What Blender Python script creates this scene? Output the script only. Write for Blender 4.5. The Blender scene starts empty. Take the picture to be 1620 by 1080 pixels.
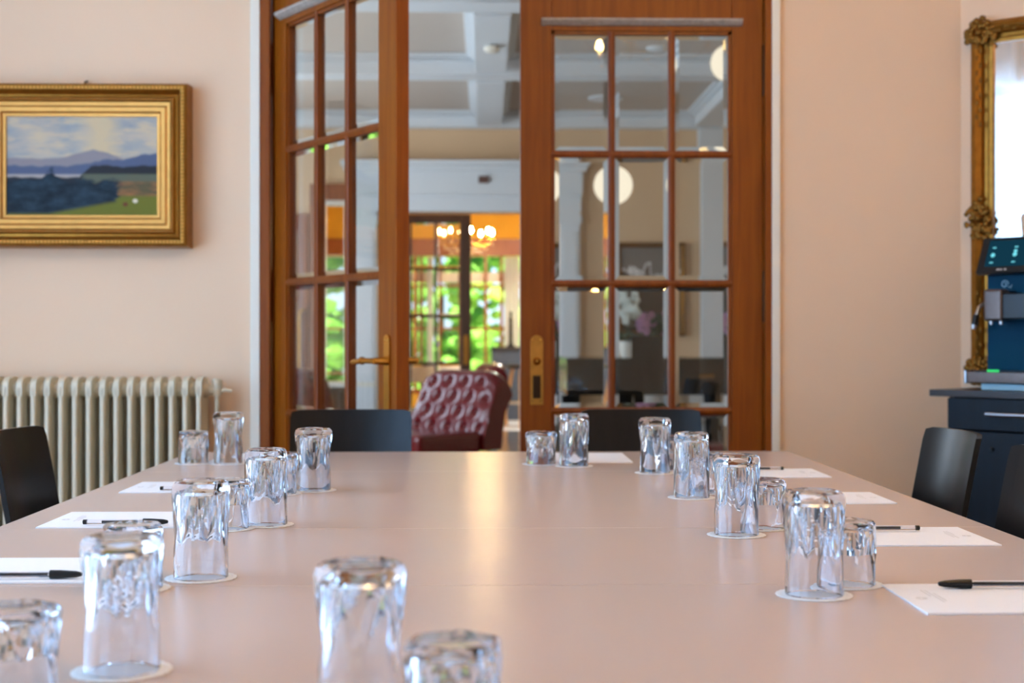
import bpy, bmesh, math, random
from mathutils import Matrix, Vector
random.seed(7)
S = bpy.context.scene
COL = S.collection
PI = math.pi
R = math.radians

# ------------------------------------------------------------------ camera
F = 2250.0            # focal length in pixels of the 1620 px wide frame (50 mm on 36 mm)
CAMZ = 1.07
YAW = math.atan(45 / F)
HZ = 534.0            # picture row of the horizon
TZ = 0.74             # table top height
cam = bpy.data.cameras.new('camera')
camo = bpy.data.objects.new('camera', cam)
COL.objects.link(camo)
cam.sensor_width = 36.0
cam.lens = 50.0
cam.shift_y = -6 / 1620
camo.location = (0, 0, CAMZ)
camo.rotation_euler = (PI / 2, 0, -YAW)
cam.clip_start = 0.05
cam.dof.use_dof = True
cam.dof.focus_distance = 2.4
cam.dof.aperture_fstop = 5.0
S.camera = camo

# ------------------------------------------------------------------ view, world, daylight
S.view_settings.view_transform = 'Standard'
S.view_settings.look = 'None'
S.view_settings.gamma = 1.0
S.view_settings.use_curve_mapping = False
S.view_settings.exposure = 0.07
cy = S.cycles
cy.max_bounces = 16
cy.diffuse_bounces = 4
cy.glossy_bounces = 5
cy.transmission_bounces = 16
cy.transparent_max_bounces = 10
cy.sample_clamp_indirect = 20.0

world = bpy.data.worlds.new('daylight_sky')
S.world = world
world.use_nodes = True
wn = world.node_tree
bgn = wn.nodes['Background']
sky = wn.nodes.new('ShaderNodeTexSky')
sky.sky_type = 'HOSEK_WILKIE'
sky.sun_direction = (0.2, -0.5, 0.84)
sky.turbidity = 3.0
wn.links.new(sky.outputs[0], bgn.inputs[0])
bgn.inputs[1].default_value = 6.5

sun = bpy.data.lights.new('sun', 'SUN')
sun.energy = 22.0
sun.angle = R(0.6)
sun.color = (1, .95, .86)
suno = bpy.data.objects.new('sun', sun)
COL.objects.link(suno)
suno.rotation_euler = (R(38), 0, R(-14))


def daylight(name, loc, rot, sx, sz, power, col):
    l = bpy.data.lights.new(name, 'AREA')
    l.shape = 'RECTANGLE'
    l.size, l.size_y = sx, sz
    l.energy = power
    l.color = col
    o = bpy.data.objects.new(name, l)
    COL.objects.link(o)
    o.location, o.rotation_euler = loc, rot
    return o


BLUE = (.32, .60, 1.0)
# windows of the meeting room (left wall), of the lounge (left wall) and of the far bar room
daylight('daylight_window_1', (-2.79, 2.3, 1.55), (0, -PI / 2, 0), 2.5, 3.1, 205, BLUE)
daylight('daylight_window_2', (-2.79, -0.9, 1.55), (0, -PI / 2, 0), 2.5, 2.2, 128, BLUE)
daylight('daylight_window_3', (-3.02, 8.0, 1.6), (0, -PI / 2, 0), 2.2, 2.4, 140, (.70, .85, 1))
daylight('daylight_window_4', (-3.02, 11.8, 1.6), (0, -PI / 2, 0), 2.2, 2.4, 82, (.70, .85, 1))


# ------------------------------------------------------------------ materials
def lin(c):
    def f(x):
        x = x / 255
        return x / 12.92 if x <= .04045 else ((x + .055) / 1.055) ** 2.4
    return (f(c[0]), f(c[1]), f(c[2]), 1)


MATS = {}


def new_mat(name):
    m = bpy.data.materials.new(name)
    m.use_nodes = True
    nt = m.node_tree
    return m, nt, nt.nodes['Principled BSDF']


def mat(name, rgb, rough=.5, metal=0, var=.06, scale=8, bump=0, spec=.5, coat=0, trans=0, ior=1.45, emit=0, stretch=(1, 1, 1)):
    """a plain surface with slight procedural variation of tone"""
    m, nt, b = new_mat(name)
    b.inputs['Roughness'].default_value = rough
    b.inputs['Metallic'].default_value = metal
    b.inputs['Specular IOR Level'].default_value = spec
    b.inputs['IOR'].default_value = ior
    b.inputs['Coat Weight'].default_value = coat
    b.inputs['Transmission Weight'].default_value = trans
    c = lin(rgb)
    tc = nt.nodes.new('ShaderNodeTexCoord')
    mp = nt.nodes.new('ShaderNodeMapping')
    mp.inputs['Scale'].default_value = stretch
    nz = nt.nodes.new('ShaderNodeTexNoise')
    nz.inputs['Scale'].default_value = scale
    nz.inputs['Detail'].default_value = 4
    nt.links.new(tc.outputs['Object'], mp.inputs[0])
    nt.links.new(mp.outputs[0], nz.inputs['Vector'])
    mx = nt.nodes.new('ShaderNodeMix')
    mx.data_type = 'RGBA'
    mx.inputs[6].default_value = tuple(x * (1 - var) for x in c[:3]) + (1,)
    mx.inputs[7].default_value = tuple(min(1, x * (1 + var)) for x in c[:3]) + (1,)
    nt.links.new(nz.outputs[0], mx.inputs[0])
    nt.links.new(mx.outputs[2], b.inputs['Base Color'])
    if bump:
        bp = nt.nodes.new('ShaderNodeBump')
        bp.inputs['Strength'].default_value = bump
        bp.inputs['Distance'].default_value = .002
        nt.links.new(nz.outputs[0], bp.inputs['Height'])
        nt.links.new(bp.outputs[0], b.inputs['Normal'])
    if emit:
        b.inputs['Emission Color'].default_value = c
        b.inputs['Emission Strength'].default_value = emit
    MATS[name] = m
    return m


def wood(name, dark, light, rough=.35, scale=1.0, axis=2, coat=.3, spec=.5, contrast=1.0):
    m, nt, b = new_mat(name)
    b.inputs['Roughness'].default_value = rough
    b.inputs['Coat Weight'].default_value = coat
    b.inputs['Coat Roughness'].default_value = .2
    b.inputs['Specular IOR Level'].default_value = spec
    tc = nt.nodes.new('ShaderNodeTexCoord')
    mp = nt.nodes.new('ShaderNodeMapping')
    st = [28 * scale] * 3
    st[axis] = 1.6 * scale
    mp.inputs['Scale'].default_value = st
    nz = nt.nodes.new('ShaderNodeTexNoise')
    nz.inputs['Scale'].default_value = 1.6
    nz.inputs['Detail'].default_value = 6
    nz.inputs['Distortion'].default_value = .6
    rp = nt.nodes.new('ShaderNodeValToRGB')
    rp.color_ramp.elements[0].color = lin(dark)
    rp.color_ramp.elements[1].color = lin(light)
    rp.color_ramp.elements[0].position = .5 - .25 / contrast
    rp.color_ramp.elements[1].position = .5 + .25 / contrast
    nt.links.new(tc.outputs['Object'], mp.inputs[0])
    nt.links.new(mp.outputs[0], nz.inputs['Vector'])
    nt.links.new(nz.outputs[0], rp.inputs[0])
    nt.links.new(rp.outputs[0], b.inputs['Base Color'])
    bp = nt.nodes.new('ShaderNodeBump')
    bp.inputs['Strength'].default_value = .08
    bp.inputs['Distance'].default_value = .001
    nt.links.new(nz.outputs[0], bp.inputs['Height'])
    nt.links.new(bp.outputs[0], b.inputs['Normal'])
    MATS[name] = m
    return m


def glassmat(name, rgb=(255, 255, 255), rough=0.0, ior=1.5):
    m = bpy.data.materials.new(name)
    m.use_nodes = True
    nt = m.node_tree
    nt.nodes.remove(nt.nodes['Principled BSDF'])
    g = nt.nodes.new('ShaderNodeBsdfGlass')
    g.inputs['Color'].default_value = lin(rgb)
    g.inputs['Roughness'].default_value = rough
    g.inputs['IOR'].default_value = ior
    nt.links.new(g.outputs[0], nt.nodes['Material Output'].inputs[0])
    MATS[name] = m
    return m


def emitmat(name, rgb, strength):
    m = bpy.data.materials.new(name)
    m.use_nodes = True
    nt = m.node_tree
    nt.nodes.remove(nt.nodes['Principled BSDF'])
    e = nt.nodes.new('ShaderNodeEmission')
    e.inputs[0].default_value = lin(rgb)
    e.inputs[1].default_value = strength
    nt.links.new(e.outputs[0], nt.nodes['Material Output'].inputs[0])
    return m


def sheer(name, rgb, see=.5):
    m = bpy.data.materials.new(name)
    m.use_nodes = True
    nt = m.node_tree
    nt.nodes.remove(nt.nodes['Principled BSDF'])
    tr = nt.nodes.new('ShaderNodeBsdfTransparent')
    tl = nt.nodes.new('ShaderNodeBsdfTranslucent')
    df = nt.nodes.new('ShaderNodeBsdfDiffuse')
    tl.inputs[0].default_value = lin(rgb)
    df.inputs[0].default_value = lin(rgb)
    a = nt.nodes.new('ShaderNodeMixShader')
    b = nt.nodes.new('ShaderNodeMixShader')
    nt.links.new(tl.outputs[0], a.inputs[1])
    nt.links.new(df.outputs[0], a.inputs[2])
    a.inputs[0].default_value = .4
    nt.links.new(a.outputs[0], b.inputs[1])
    nt.links.new(tr.outputs[0], b.inputs[2])
    b.inputs[0].default_value = see
    nt.links.new(b.outputs[0], nt.nodes['Material Output'].inputs[0])
    return m


M_wall = mat('peach_wall_paint', (237, 205, 173), .8, var=.015, scale=3, bump=.15, spec=.2)
M_ceil = mat('white_ceiling_paint', (236, 234, 230), .8, var=.02, spec=.2)
M_trimw = mat('white_gloss_trim', (238, 230, 214), .4, var=.02)
M_beige = mat('lounge_wall_paint', (226, 192, 154), .8, var=.03, scale=2, spec=.2)
M_coffer = mat('coffer_field_paint', (205, 192, 180), .8, var=.03, spec=.2)
M_white = mat('white_plaster', (226, 230, 234), .6, var=.02)
M_amber = mat('amber_wall_paint', (236, 182, 70), .8, var=.06, scale=3, spec=.2)
M_parquet = wood('oak_parquet', (120, 80, 48), (160, 112, 70), .35, axis=1)
M_darkfloor = mat('polished_dark_stone', (70, 72, 76), .12, var=.2, scale=3)
M_palefloor = mat('pale_stone_floor', (190, 198, 206), .3, var=.08, scale=3)
M_table = mat('beige_laminate', (210, 186, 172), .27, var=.012, scale=5, spec=.24)
M_tableedge = mat('beige_edge_band', (222, 206, 192), .4, var=.02)
M_steel = mat('brushed_steel', (190, 192, 196), .3, 1, var=.05, scale=40)
M_darksteel = mat('dark_grey_steel', (60, 60, 62), .4, .8, var=.05)
M_oak = wood('amber_oiled_oak', (122, 53, 0), (152, 80, 6), .45, coat=.03, spec=.3)
M_oakm = wood('amber_oiled_oak_glazing_bar', (112, 46, 2), (142, 70, 10), .42, coat=.06, spec=.35)
M_oakd = wood('dark_oak', (58, 34, 18), (88, 54, 28), .4)
M_oakr = wood('red_brown_wood', (128, 66, 34), (170, 96, 54), .45)
M_stool = wood('pale_oak_leg', (200, 150, 92), (230, 186, 126), .45)
M_dust = mat('dusty_moulding_top', (176, 162, 148), .7, var=.35, scale=60)
M_chair = wood('black_stained_plywood', (12, 11, 12), (24, 22, 22), .3, coat=.03, scale=.8, spec=.25)
M_cab = wood('blue_black_wood', (9, 16, 24), (16, 28, 40), .5, coat=0, scale=.9, spec=.3)
M_cabtop = mat('dark_grey_counter', (58, 54, 55), .35, var=.1, scale=30)
M_brass = mat('polished_brass', (212, 160, 74), .22, 1, var=.12, scale=30)
M_brassold = mat('worn_brass', (190, 138, 66), .36, 1, var=.3, scale=40)
M_hinge = mat('dark_bronze', (62, 44, 30), .45, .8, var=.1)
M_gold = mat('gilt_wood', (158, 108, 42), .42, .9, var=.35, scale=35, bump=.5)
M_goldd = mat('dark_antique_gilt', (126, 84, 30), .42, .85, var=.45, scale=50, bump=.8)
M_goldl = mat('bright_gilt_slip', (204, 142, 72), .36, .9, var=.15, scale=30, bump=.2)
M_rad = mat('cream_radiator_enamel', (220, 206, 178), .38, var=.03)
M_glass = glassmat('clear_tumbler_glass', (252, 253, 255), 0, 1.5)
M_pane = glassmat('bevelled_pane_glass', (248, 250, 250), 0, 1.5)
M_plastic = glassmat('clear_pen_plastic', (250, 250, 252), .02, 1.45)
M_paper = mat('white_paper', (254, 250, 249), .8, var=.004, spec=.2)
M_doily = mat('white_tissue_paper', (250, 246, 242), .9, var=.03, scale=300, bump=.4, spec=.1)
M_print = mat('pale_grey_print', (206, 199, 192), .8)
M_black = mat('black_plastic', (16, 16, 17), .28, var=.05)
M_ink = mat('black_ink', (14, 13, 14), .4)
M_leather = mat('oxblood_leather', (104, 18, 22), .26, var=.18, scale=20, bump=.1, coat=.3)
M_piano = mat('black_piano_lacquer', (10, 10, 11), .15, coat=.1, spec=.3)
M_teal = mat('dark_teal_metal', (3, 60, 86), .45, 0, var=.04, spec=.1)
M_bluebase = mat('pale_blue_plastic', (150, 190, 206), .35)
M_smoke = mat('smoky_chrome', (104, 90, 84), .3, .6, var=.2, scale=60)
M_mirror = mat('mirror_silver', (236, 238, 240), .015, 1, var=0)
M_screen = emitmat('display_glow', (26, 74, 96), .55)
M_icon = emitmat('display_icons', (120, 225, 240), 1.0)
M_green = emitmat('green_indicator', (60, 220, 120), 1.0)
M_bulb = emitmat('warm_bulb', (255, 202, 116), 300)
M_bulb2 = emitmat('warm_bulb_small', (255, 212, 150), 560)
M_globe = emitmat('opal_globe_glow', (255, 240, 214), 1.1)
M_exit = emitmat('emergency_light_glow', (226, 255, 226), 2.2)
M_crystal = glassmat('chandelier_crystal', (255, 250, 240), 0, 1.5)
M_leaf = mat('green_foliage', (104, 160, 52), .6, var=.5, scale=6)
M_leaf2 = mat('light_green_foliage', (150, 190, 70), .6, var=.4, scale=6)
M_leafd = mat('dark_leaf', (30, 58, 32), .5, var=.3, scale=30)
M_petal = mat('white_orchid_petal', (226, 236, 232), .6, var=.06, scale=30)
M_pink = mat('mauve_petal', (190, 140, 176), .6, var=.2, scale=30)
M_pot = mat('white_ceramic', (226, 218, 204), .4)
M_seatw = mat('white_upholstery', (224, 216, 206), .7, var=.04)
M_ribbed = mat('slate_bar_front', (70, 82, 100), .5, var=.1)
M_lawn = mat('lawn', (190, 196, 160), .9, var=.3, scale=2)
M_house = mat('pale_render', (226, 224, 220), .9)
M_sheer = sheer('sheer_curtain', (246, 248, 250), .30)
M_curtain = sheer('white_curtain', (240, 238, 234), .15)
M_dim = mat('dark_sensor', (110, 80, 70), .5)


# ------------------------------------------------------------------ building helpers
class MB:
    """collects shapes, then links them as ONE mesh object"""

    def __init__(self):
        self.bm = bmesh.new()

    def add(self, other, M=None):
        me = bpy.data.meshes.new('tmp')
        other.to_mesh(me)
        other.free()
        if M is not None:
            me.transform(M)
        self.bm.from_mesh(me)
        bpy.data.meshes.remove(me)
        return self

    def box(self, x0, x1, y0, y1, z0, z1, bev=0, seg=2, M=None):
        x0, x1 = min(x0, x1), max(x0, x1)
        t = bmesh.new()
        bmesh.ops.create_cube(t, size=1)
        for v in t.verts:
            v.co = Vector((x0 + (v.co.x + .5) * (x1 - x0), y0 + (v.co.y + .5) * (y1 - y0), z0 + (v.co.z + .5) * (z1 - z0)))
        if bev:
            bmesh.ops.bevel(t, geom=t.edges[:], offset=bev, segments=seg, affect='EDGES', profile=.6)
        return self.add(t, M)

    def rings(self, rings, cap0=True, cap1=True, closed=False, M=None):
        t = bmesh.new()
        vs = [[t.verts.new(p) for p in r] for r in rings]
        n = len(rings[0])
        k = len(vs)
        for i in range(k if closed else k - 1):
            a, b = vs[i], vs[(i + 1) % k]
            for j in range(n):
                try:
                    t.faces.new((a[j], a[(j + 1) % n], b[(j + 1) % n], b[j]))
                except ValueError:
                    pass
        if not closed:
            if cap0:
                t.faces.new(vs[0])
            if cap1:
                t.faces.new(vs[-1])
        bmesh.ops.recalc_face_normals(t, faces=t.faces[:])
        return self.add(t, M)

    def lathe(self, prof, c=(0, 0, 0), seg=24, M=None, cap0=True, cap1=True):
        rr = []
        for r, z in prof:
            r = max(r, 1e-5)
            rr.append([(c[0] + r * math.cos(2 * PI * j / seg), c[1] + r * math.sin(2 * PI * j / seg), c[2] + z) for j in range(seg)])
        return self.rings(rr, cap0, cap1, M=M)

    def tube(self, pts, r, seg=10, M=None):
        pts = [Vector(p) for p in pts]
        rs = r if isinstance(r, (list, tuple)) else [r] * len(pts)
        rr = []
        up = None
        for i, p in enumerate(pts):
            d = (pts[min(i + 1, len(pts) - 1)] - pts[max(i - 1, 0)]).normalized()
            if up is None:
                up = d.orthogonal().normalized()
            up = (up - d * up.dot(d)).normalized()
            s = d.cross(up)
            rr.append([p + (up * math.cos(2 * PI * j / seg) + s * math.sin(2 * PI * j / seg)) * rs[i] for j in range(seg)])
        return self.rings(rr, M=M)

    def prism(self, poly, a0, a1, axis='y', M=None):
        """poly in the plane across the axis: x,z for y; x,y for z; y,z for x"""
        def P(p, a):
            return {'y': (p[0], a, p[1]), 'z': (p[0], p[1], a), 'x': (a, p[0], p[1])}[axis]
        return self.rings([[P(p, a0) for p in poly], [P(p, a1) for p in poly]], M=M)

    def frame(self, x0, x1, z0, z1, prof, M=None):
        """mitred rectangular moulding facing -y; prof = (outward offset, y) closed loop"""
        rr = []
        for sx, sz in ((-1, -1), (1, -1), (1, 1), (-1, 1)):
            rr.append([((x0 - d) if sx < 0 else (x1 + d), y, (z0 - d) if sz < 0 else (z1 + d)) for d, y in prof])
        return self.rings(rr, closed=True, M=M)

    def sphere(self, c, r, sub=2, sc=(1, 1, 1), M=None):
        t = bmesh.new()
        bmesh.ops.create_icosphere(t, subdivisions=sub, radius=r)
        for v in t.verts:
            v.co = Vector((c[0] + v.co.x * sc[0], c[1] + v.co.y * sc[1], c[2] + v.co.z * sc[2]))
        return self.add(t, M)

    def build(self, name, m, parent=None, label=None, smooth=40, loc=None):
        bm = self.bm
        if smooth:
            lim = R(smooth)
            for f in bm.faces:
                f.smooth = True
            for e in bm.edges:
                if len(e.link_faces) == 2 and e.calc_face_angle(0) > lim:
                    e.smooth = False
        me = bpy.data.meshes.new(name)
        bm.to_mesh(me)
        bm.free()
        me.materials.append(m)
        o = bpy.data.objects.new(name, me)
        COL.objects.link(o)
        if parent is not None:
            o.parent = parent
        if loc is not None:
            o.location = loc
        if label:
            o['label'] = label
        if smooth and m is not M_glass:
            o.modifiers.new('even_shading', 'WEIGHTED_NORMAL').keep_sharp = True
        return o


def tag(o, label, cat, group=None, kind=None):
    o['label'] = label
    o['category'] = cat
    if group:
        o['group'] = group
    if kind:
        o['kind'] = kind
    return o


def thing(name, label, cat, loc=(0, 0, 0), rz=0, group=None, kind=None):
    o = bpy.data.objects.new(name, None)
    o.empty_display_size = .1
    COL.objects.link(o)
    o.location = loc
    o.rotation_euler = (0, 0, rz)
    return tag(o, label, cat, group, kind)


def dup(o, loc, rz, label, parent=None):
    c = o.copy()
    COL.objects.link(c)
    if parent is None:
        c.location = loc
        c.rotation_euler = (0, 0, rz)
        c['label'] = label
    else:
        c.parent = parent
    for ch in list(o.children):
        dup(ch, None, None, None, c)
    return c


def ray(u, v):
    a, b = (u - 810) / F, (HZ - v) / F
    return Vector((math.cos(YAW) * a + math.sin(YAW), -math.sin(YAW) * a + math.cos(YAW), b))


def at(u, v, Y):
    """world point seen at picture column u, row v, at distance Y into the building"""
    d = ray(u, v)
    t = Y / d.y
    return Vector((d.x * t, Y, CAMZ + d.z * t))


def xat(u, Y):
    return at(u, HZ, Y).x


def zat(v, Y):
    return at(810, v, Y).z


def on_table(u, v, h=0.0):
    d = ray(u, v)
    t = (TZ + h - CAMZ) / d.z
    return Vector((d.x * t, d.y * t, TZ + h))


def struct(mb, name, m, label, cat, parent=None, smooth=40):
    o = mb.build(name, m, parent, smooth=smooth)
    if parent is None:
        tag(o, label, cat, kind='structure')
    return o


# ------------------------------------------------------------------ meeting room shell
YW = 4.97          # face of the wall with the double doors
YD = 5.0           # face of the doors
H1 = 3.2
XC = xat(1520, YW)  # corner right of the doors
LX = -2.6
BD = Vector((.766, -.643, 0))    # direction of the canted wall, coming towards us
SD = Vector((.64, -.768, 0))     # direction of the sideboard front
XR = XC + .766 * 1.6
YR = YW - .643 * 1.6
OX0, OX1 = xat(412, YD), xat(1220, YD)     # rough opening of the double doors
OH = 2.62

struct(MB().box(LX - .2, 3.2, -2.7, 5.25, -.1, 0), 'floor', M_parquet, 'oak parquet floor under the meeting table', 'floor')
struct(MB().box(LX - .2, 3.2, -2.7, 5.25, H1, H1 + .1), 'ceiling', M_ceil, 'white ceiling above the meeting table', 'ceiling')
w = MB()
w.box(-3.2, OX0, YW, 5.25, 0, H1)
w.box(OX1, 3.2, YW, 5.25, 0, H1)
w.box(OX0, OX1, YW, 5.25, OH, H1)
struct(w, 'wall_back', M_wall, 'peach painted wall around the double glazed doors', 'wall')
# canted wall at the right, then the right wall
cang = math.atan2(BD.y, BD.x)
sang = math.atan2(SD.y, SD.x)
Mc = Matrix.Translation((XC, YW, 0)) @ Matrix.Rotation(cang, 4, 'Z')
struct(MB().box(-.0, 1.62, 0, .15, 0, H1, M=Mc), 'wall_canted', M_wall, 'canted peach wall behind the gilt mirror and sideboard', 'wall')
struct(MB().box(XR, XR + .2, -2.7, YR, 0, H1), 'wall_right', M_wall, 'peach wall at the right of the meeting room', 'wall')
struct(MB().box(LX - .2, 3.2, -2.7, -2.5, 0, H1), 'wall_front', M_wall, 'peach wall at the near end of the meeting room', 'wall')
w = MB()
WIN = [(-2.05, .25), (.7, 3.9)]
yy = [-2.7, WIN[0][0], WIN[0][1], WIN[1][0], WIN[1][1], 5.0]
for i in (0, 2, 4):
    w.box(LX - .2, LX, yy[i], yy[i + 1], 0, H1)
for a, b in WIN:
    w.box(LX - .2, LX, a, b, 0, .30)
    w.box(LX - .2, LX, a, b, 2.80, H1)
struct(w, 'wall_left', M_wall, 'window wall at the left of the meeting room', 'wall')
for i, (a, b) in enumerate(WIN):
    f = MB()
    f.box(LX - .16, LX - .11, a, a + .07, .30, 2.80)
    f.box(LX - .16, LX - .11, b - .07, b, .30, 2.80)
    f.box(LX - .16, LX - .11, a, b, .30, .37)
    f.box(LX - .16, LX - .11, a, b, 2.73, 2.80)
    f.box(LX - .16, LX - .11, (a + b) / 2 - .05, (a + b) / 2 + .05, .30, 2.80)
    f.box(LX - .155, LX - .115, a, b, 2.05, 2.11)
    wo = struct(f, 'window_%d' % (i + 1), M_trimw, 'white framed window in the left wall of the meeting room', 'window')
    wo['label'] = ['white framed window at the near end of the left wall', 'white framed window in the left wall nearest the doors'][i]
    cu = MB()
    n = 90
    t = bmesh.new()
    top, bot = [], []
    for k in range(n + 1):
        y = a - .12 + (b - a + .24) * k / n
        x = LX + .06 + .03 * math.sin(k * 1.15) + .016 * math.sin(k * .43)
        top.append(t.verts.new((x, y, 3.08)))
        bot.append(t.verts.new((x, y, .06)))
    for k in range(n):
        t.faces.new((top[k], top[k + 1], bot[k + 1], bot[k]))
    cu.add(t)
    tag(cu.build('sheer_curtain', M_sheer), ['white sheer curtain over the near window of the left wall', 'white sheer curtain over the window reflected in the gilt mirror'][i], 'curtain')

# plaster casing strips each side of the doors
for i, (u0, u1, lab) in enumerate(((397, 412, 'white painted casing strip left of the double doors'), (1220, 1233, 'cream painted casing strip right of the double doors'))):
    t = MB().box(xat(u0, YW), xat(u1, YW), YW - .018, 5.02, 0, OH + .04, .004)
    struct(t, 'trim_%d' % (i + 1), M_trimw, lab, 'casing')
# wooden door frame
JL0, JL1 = OX0, xat(430, YD)
JR0, JR1 = xat(1207, YD), OX1
f = MB()
f.box(JL0, JL1 - .001, YW - .012, 5.27, 0, OH, .003)
f.box(JR0 + .001, JR1, YW - .012, 5.27, 0, OH, .003)
f.box(JL0, JR1, YW - .012, 5.27, 2.56, OH, .003)
struct(f, 'trim_3', M_oak, 'amber oak frame around the double doors', 'door frame')
struct(MB().box(LX, OX0 - .06, YW - .02, YW, 0, .16, .004), 'baseboard_back', M_trimw, 'white baseboard under the radiator', 'baseboard')


# ------------------------------------------------------------------ doors
def door_leaf(name, label, w, h, sw, zs, ncol, wm, bm_, loc, rz, sgn=1, ledge=None, th=.045, pane=True, wide=.024):
    """leaf hinged at local x=0 reaching x = sgn*w, front face y=0; zs = glazing rows from bottom to top"""
    r = thing(name, label, 'door', loc, rz, kind='structure')
    z0, z1 = zs[0], zs[-1]
    X = lambda a: sgn * a
    MB().box(X(0), X(sw), 0, th, 0.005, h, .004).build('stile', wm, r)
    MB().box(X(w - sw), X(w), 0, th, 0.005, h, .004).build('stile', wm, r)
    MB().box(X(sw), X(w - sw), .001, th - .001, z1, h, .003).build('top_rail', wm, r)
    MB().box(X(sw), X(w - sw), .001, th - .001, 0.005, z0, .003).build('bottom_rail', wm, r)
    xs = [sw + (w - 2 * sw) * k / ncol for k in range(ncol + 1)]
    g = MB()
    for z in zs[1:-1]:
        g.prism([(.006, z - wide / 2), (.001, z - wide / 5), (.001, z + wide / 5), (.006, z + wide / 2), (th - .006, z + wide / 2), (th - .006, z - wide / 2)], X(sw), X(w - sw), 'x')
    for x in xs[1:-1]:
        g.prism([(X(x - wide / 2), .006), (X(x - wide / 5), .002), (X(x + wide / 5), .002), (X(x + wide / 2), .006), (X(x + wide / 2), th - .006), (X(x - wide / 2), th - .006)], z0, z1, 'z')
    # glazing beads round the opening
    g.box(X(sw), X(sw + .012), .008, th - .008, z0, z1)
    g.box(X(w - sw - .012), X(w - sw), .008, th - .008, z0, z1)
    g.box(X(sw), X(w - sw), .008, th - .008, z1 - .012, z1)
    g.box(X(sw), X(w - sw), .008, th - .008, z0, z0 + .012)
    g.build('glazing_bars', bm_, r)
    if pane:
        for i in range(ncol):
            for j in range(len(zs) - 1):
                a, b = sorted((X(xs[i] + .010), X(xs[i + 1] - .010)))
                c, d = zs[j] + .010, zs[j + 1] - .010
                k = .018
                ym = th / 2
                MB().rings([
                    [(a, ym + .0018, c), (b, ym + .0018, c), (b, ym + .0018, d), (a, ym + .0018, d)],
                    [(a, ym - .001, c), (b, ym - .001, c), (b, ym - .001, d), (a, ym - .001, d)],
                    [(a + k, ym - .0045, c + k), (b - k, ym - .0045, c + k), (b - k, ym - .0045, d - k), (a + k, ym - .0045, d - k)],
                ]).build('pane', M_pane, r, smooth=0)
    if ledge:
        a, b, zl = ledge
        m = MB()
        m.prism([(-.026, zl + .022), (-.026, zl + .014), (-.016, zl + .006), (-.006, zl), (.002, zl), (.002, zl + .024)], X(a), X(b), 'x')
        m.build('ledge_moulding', M_dust, r, label='dusty grey moulded ledge')
    return r


ZS = [.363, .812, 1.261, 1.717, 2.150]
wl = (xat(823, YD) - JL1) + .012
wr = JR0 - xat(823, YD)
ANG = R(-57)
left = door_leaf('door_1', 'glazed oak door leaf standing open towards the table, left of the doorway', wl, 2.54, .112, ZS, 3, M_oak, M_oakm, (JL1, YD, 0), ANG, 1, (.075, wl - .07, 2.168))
right = door_leaf('door_2', 'closed glazed oak door leaf right of the doorway, with brass keyhole plate', wr, 2.54, .110, ZS, 3, M_oak, M_oakm, (JR0, YD, 0), 0, -1, (.075, wr - .075, 2.168))


def back_plate(parent, x, zc, ht, wd, y, face, m, lever=0, knob=False):
    """door furniture: plate with rounded ends on face (-1 front, +1 rear), lever reaching lever metres along x"""
    poly = []
    for k in range(9):
        a = PI * k / 8
        poly.append((x + wd / 2 * math.cos(a), zc + ht / 2 - wd / 2 + wd / 2 * math.sin(a)))
    poly += [(x - wd / 2, zc - ht / 2), (x + wd / 2, zc - ht / 2)]
    p = MB().prism(poly, y, y + face * .006, 'y').build('door_plate', m, parent, label='brass door plate')
    s = MB()
    for dx, dz in ((-.3, ht * .43), (.3, ht * .43), (-.3, -ht * .44), (.3, -ht * .44)):
        s.sphere((x + dx * wd, y + face * .006, zc + dz), .004, 2, (1, .5, 1))
    s.build('screw', M_brass, p)
    if lever:
        lz = zc + ht * .18
        q = MB()
        q.tube([(x, y + face * .004, lz), (x, y + face * .018, lz), (x, y + face * .05, lz)], [.014, .012, .010], 14)
        L = lever
        yo = y + face * .05
        q.tube([(x - L * .06, yo, lz), (x, yo, lz), (x + L * .45, yo, lz), (x + L * .5, yo, lz), (x + L * .55, yo, lz), (x + L * .6, yo, lz - .001), (x + L * .9, yo, lz - .004), (x + L, yo, lz - .005)],
               [.008, .009, .009, .0125, .0125, .0085, .0095, .007], 12)
        q.build('lever_handle', M_brass, parent, label='brass lever handle')
    if knob:
        MB().lathe([(.013, 0), (.014, .004), (.010, .010), (.003, .016)], M=Matrix.Translation((x, y + face * .006, zc + .03)) @ Matrix.Rotation(PI / 2, 4, 'X'), seg=18).build('keyhole_boss', M_brass, parent)
        MB().box(x - wd * .3, x + wd * .3, y + face * .009, y + face * .006, zc - .10, zc - .02, .002).build('keyhole_cover', M_hinge, parent, label='dark keyhole cover')


back_plate(left, wl - .050, .955, .25, .034, -.0005, -1, M_brass, lever=-.135)
back_plate(left, wl - .050, .955, .25, .034, .0455, 1, M_brass, lever=-.135)
back_plate(right, -(wr - .058), .957, .245, .046, -.0005, -1, M_brassold, knob=True)
for zc in (2.01, 1.215, .42):
    MB().tube([(.004, -.006, zc - .09), (.004, -.006, zc + .09)], .008, 10).build('hinge', M_hinge, right)
    MB().tube([(-.006, -.004, zc - .09), (-.006, -.004, zc + .09)], .008, 10).build('hinge', M_hinge, left)

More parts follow.
